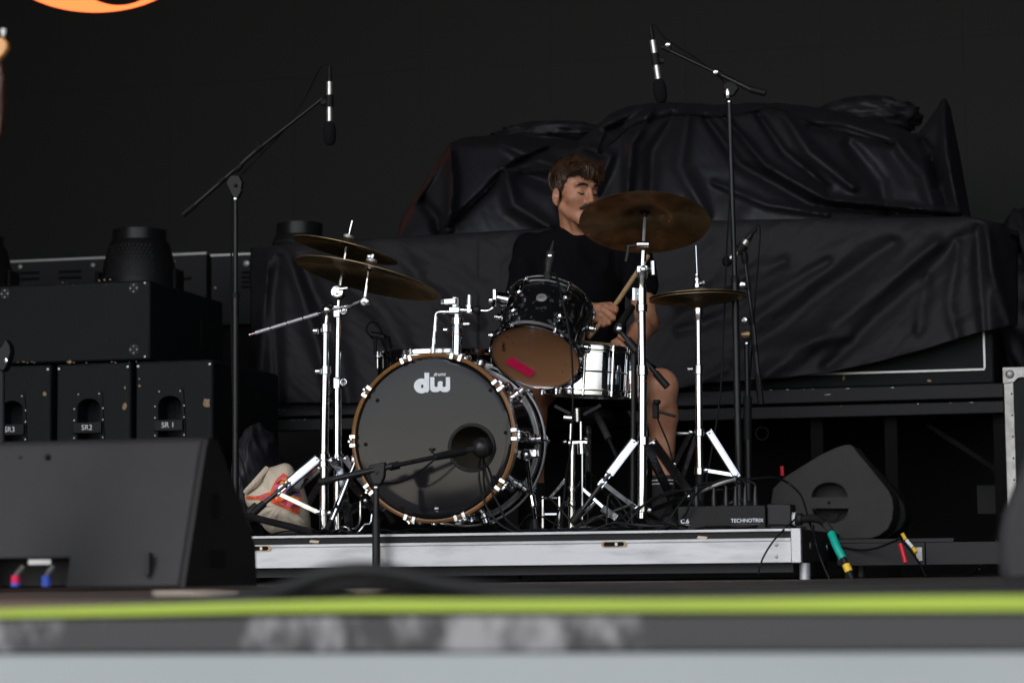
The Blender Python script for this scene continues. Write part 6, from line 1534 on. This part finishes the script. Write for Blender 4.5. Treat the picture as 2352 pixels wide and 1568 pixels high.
# gentle creases
def crease(o, amp, sc, seed=0):
    me = o.data; org = per.location
    for v, nv in zip(me.vertices, [v.normal.copy() for v in me.vertices]):
        q = v.co + org; n_ = noise.noise(Vector((q.x * sc + q.z * sc * .6, q.y * sc, q.z * sc * .7 - q.x * sc * .4 + seed)))
        v.co += nv * (amp * (1 - 2 * abs(n_)))
crease(so_, .011, 9)
sh = Vol((lo[0], lo[1], ZR + .3), (hi[0], hi[1], V(1340, 780, 8.8).z), .006)
sh.ell(pel, (.178, .135, .115), TM, .03); sh.cone(HL, HL + (KL - HL) * .55, .102, .092, .03); sh.cone(HR, HR + (KR - HR) * .6, .102, .092, .03)
crease(vol_obj(sh, 'shorts', MAT['shirt'], per, 1), .005, 12, 4)
def sockv(A_, foot0, foot1):
    so2 = Vol((A_[0] - .12, A_[1] - .3, ZR - .004), (A_[0] + .12, A_[1] + .14, A_[2] + .05), .005)
    top = A_.copy(); so2.cone(top + np.array([0, 0, -.006]), foot0, .041, .041, .01); so2.cone(foot0, foot1, .042, .036, .02)
    return vol_obj(so2, 'sock', MAT['sock'], per, 1)
s1 = sockv(AL, A3(V(1524, 1190, 8.52)), A3(V(1532, 1208, 8.33)))
s2 = sockv(AR, A3(V(1225, 1190, 8.50)), A3(V(1228, 1208, 8.33)))
for y in (1103, 1111):
    c = V(1524, y, 8.52); MB().torus(c, (0, 0, 1), .0405, .0022, 32, 6).build('sock_stripe', MAT['white'], s1)
for nm, q in (('shoe', (1532, 1208)), ('shoe', (1228, 1208))):
    v = Vol((V(q[0] - 60, 0, 8.3).x, 8.12, ZR), (V(q[0] + 60, 0, 8.3).x, 8.68, ZR + .12), .006)
    z = ZR + .042; x = V(q[0] - 6, 0, 8.4).x
    v.cone((x, 8.57, z), (x + .004, 8.30, z - .004), .044, .038, .02); v.ell((x, 8.54, z + .03), (.042, .05, .03), None, .02)
    vol_obj(v, 'shoe', MAT['black'], per, 1)
# hair
hair = Vol(A3(HO) - .17, A3(HO) + .19, .004)
hair.ell(hp_(0, -.020, .040), (.079, .097, .086), HM, .01)
hair.ell(hp_(.012, .050, .082), (.056, .044, .028), HM, .02); hair.ell(hp_(.042, .03, .06), (.040, .05, .032), HM, .02)
hair.ell(hp_(-.02, .046, .074), (.048, .042, .026), HM, .02)
# trim to hairline
ax_ = [hair.lo[i] + hair.h * np.arange(hair.n[i]) for i in range(3)]
P = np.stack(np.meshgrid(*ax_, indexing='ij'), -1); q = (P - A3(HO)) @ HM.T
hz = np.interp(q[..., 1], [-.13, -.06, -.035, -.018, -.002, .010, .018, .032, .05, .075, .10], [-.075, -.07, -.055, -.012, -.004, .004, .022, .040, .045, .048, .050]) + .006 * np.sin(q[..., 0] * 120) * (q[..., 1] > .03) + np.where((q[..., 1] > .03), -.014 * np.clip(q[..., 0] / .05, -1, 1), 0)
hair.F = np.maximum(hair.F, (hz - q[..., 2]).astype(np.float32))
ho_ = vol_obj(hair, 'hair', MAT['hairm'], per, 2)
random.seed(3)
Nh = [(v.co + per.location, v.normal.copy()) for v in ho_.data.vertices]
b1, b2 = MB(), MB()
crown = Hd(-.01, -.06, .14)
for k in range(3200):
    p, n_ = random.choice(Nh); lq = HM @ A3(p - HO)
    # comb direction: away from crown, biased forward and to his left on top
    d = (p - crown); d = d - n_ * d.dot(n_); d = d.normalized() if d.length > 1e-4 else Hf2
    if lq[2] > .07: d = (d * .6 + Hf2 * .6 + Hx2 * .35)
    d = (d - n_ * d.dot(n_)).normalized(); d = (d + Vector((random.gauss(0, .07), random.gauss(0, .07), random.gauss(0, .07)))).normalized()
    L = random.uniform(.018, .036) * (1 if lq[2] > .055 else .55); pts = []
    for i in range(5):
        g = i / 4; pts.append(p + d * L * g + n_ * (.0022 * math.sin(g * 2.6) + .0008) - (Vector((0, 0, 1)) * .006 * g * g) - (p - crown).normalized() * .004 * g * g)
    (b1 if random.random() < .80 else b2).tube(pts, [.0010, .0014, .0012, .0008, .0003], 3, cap=False)
for k in range(46):     # loose locks of the fringe
    x = random.uniform(-.045, .075); z = .082 + random.uniform(-.008, .012) - .10 * max(0, x - .03) ; y = .092 - 7 * x * x
    sw = random.uniform(.006, .022); ln = random.uniform(.030, .052); P = [Hd(x + sw * g - (.010 if x < 0 else 0) * g, y + .010 * math.sin(g * 2.4), z + .006 * math.sin(g * 3) - ln * g * g) for g in (0, .3, .6, .85, 1)]
    (b1 if random.random() < .6 else b2).tube(P, [.0016, .0028, .0024, .0015, .0004], 4, cap=False)
b1.build('hair_strands', MAT['hairm'], ho_, kind='stuff'); b2.build('hair_strands', MAT['hairl'], ho_, kind='stuff')
# brows, lashes, moustache
def strip(P, r, name, m, n=6): MB().tube([Hd(*p) for p in P], r, n, smooth=4).build(name, m, per)
strip([(-.014, .0945, .0195), (-.030, .0895, .0245), (-.043, .0840, .0225), (-.051, .0745, .0155)], [.0040, .0052, .0046, .0018], 'eyebrow', MAT['beard'])
strip([(.014, .0945, .0195), (.030, .0895, .0245), (.043, .0840, .0225), (.051, .0745, .0155)], [.0040, .0052, .0046, .0018], 'eyebrow', MAT['beard'])
for s in (-1, 1): strip([(s * .018, .0825, -.0085), (s * .026, .0865, -.0125), (s * .036, .0850, -.0125), (s * .045, .0765, -.008)], [.0014, .0026, .0028, .0016], 'eyelashes', MAT['beard'])
strip([(-.031, .0790, -.0665), (-.022, .0900, -.0605), (-.010, .0965, -.0555), (0, .0985, -.0545), (.010, .0965, -.0555), (.022, .0900, -.0605), (.031, .0790, -.0665)], [.0036, .0068, .0076, .0070, .0076, .0068, .0036], 'moustache', MAT['beard'], 8)
strip([(-.018, .0905, -.0735), (0, .0955, -.0725), (.018, .0905, -.0735)], [.0015, .0030, .0015], 'lips', MAT['lip'])
MB().sphere(Hd(-.083, .0, -.028), .0055, 10).build('earpiece', MAT['cream'], per)
MB().tube([V(1461, 741, 8.44), V(1466, 747, 8.43)], .003, 8).build('bracelet', MAT['brass2'], per) if False else None
# sticks
s0 = V(1352, 776, 8.325); s1_ = V(1418, 693, 8.425); s2_ = V(1489, 588, 8.56)
tag(MB().tube([s0, lerp(s0, s1_, .1), s1_, lerp(s1_, s2_, .5), s2_], [.0068, .0078, .0088, .0090, .0085], 14).build('drumstick', MAT['stick'], None, origin=s1_), 'pale wooden drumstick gripped in the fist, pointing down at the snare', 'drumstick', 'drumsticks')
tag(MB().tube([V(1452, 800, 8.40), V(1405, 792, 8.30), V(1340, 784, 8.2)], [.0075, .0065, .003], 12).build('drumstick', MAT['stick'], None, origin=V(1405, 792, 8.3)), 'wooden drumstick held in the low hand just above the snare skin', 'drumstick', 'drumsticks')
# stool
stl = T('drum_stool', 'black round stool under the drummer', 'stool', Vz(1345, ZR, 8.92))
sz = pel[2] - .135; c = Vector((pel[0], pel[1] + .03, 0))
MB().lathe((c.x, c.y, sz - .05), (0, 0, 1), [(.15, 0), (.165, .02), (.15, .05), (0, .055)], 28).build('seat', MAT['rubber'], stl)
MB().tube([(c.x, c.y, ZR + .1), (c.x, c.y, sz - .05)], .014).build('post', MAT['chromed'], stl)
for a in (40, 160, 280): MB().tube([(c.x, c.y, ZR + .25), (c.x + .2 * math.cos(R(a)), c.y + .2 * math.sin(R(a)), ZR + .01)], .01).build('leg', MAT['chromed'], stl)
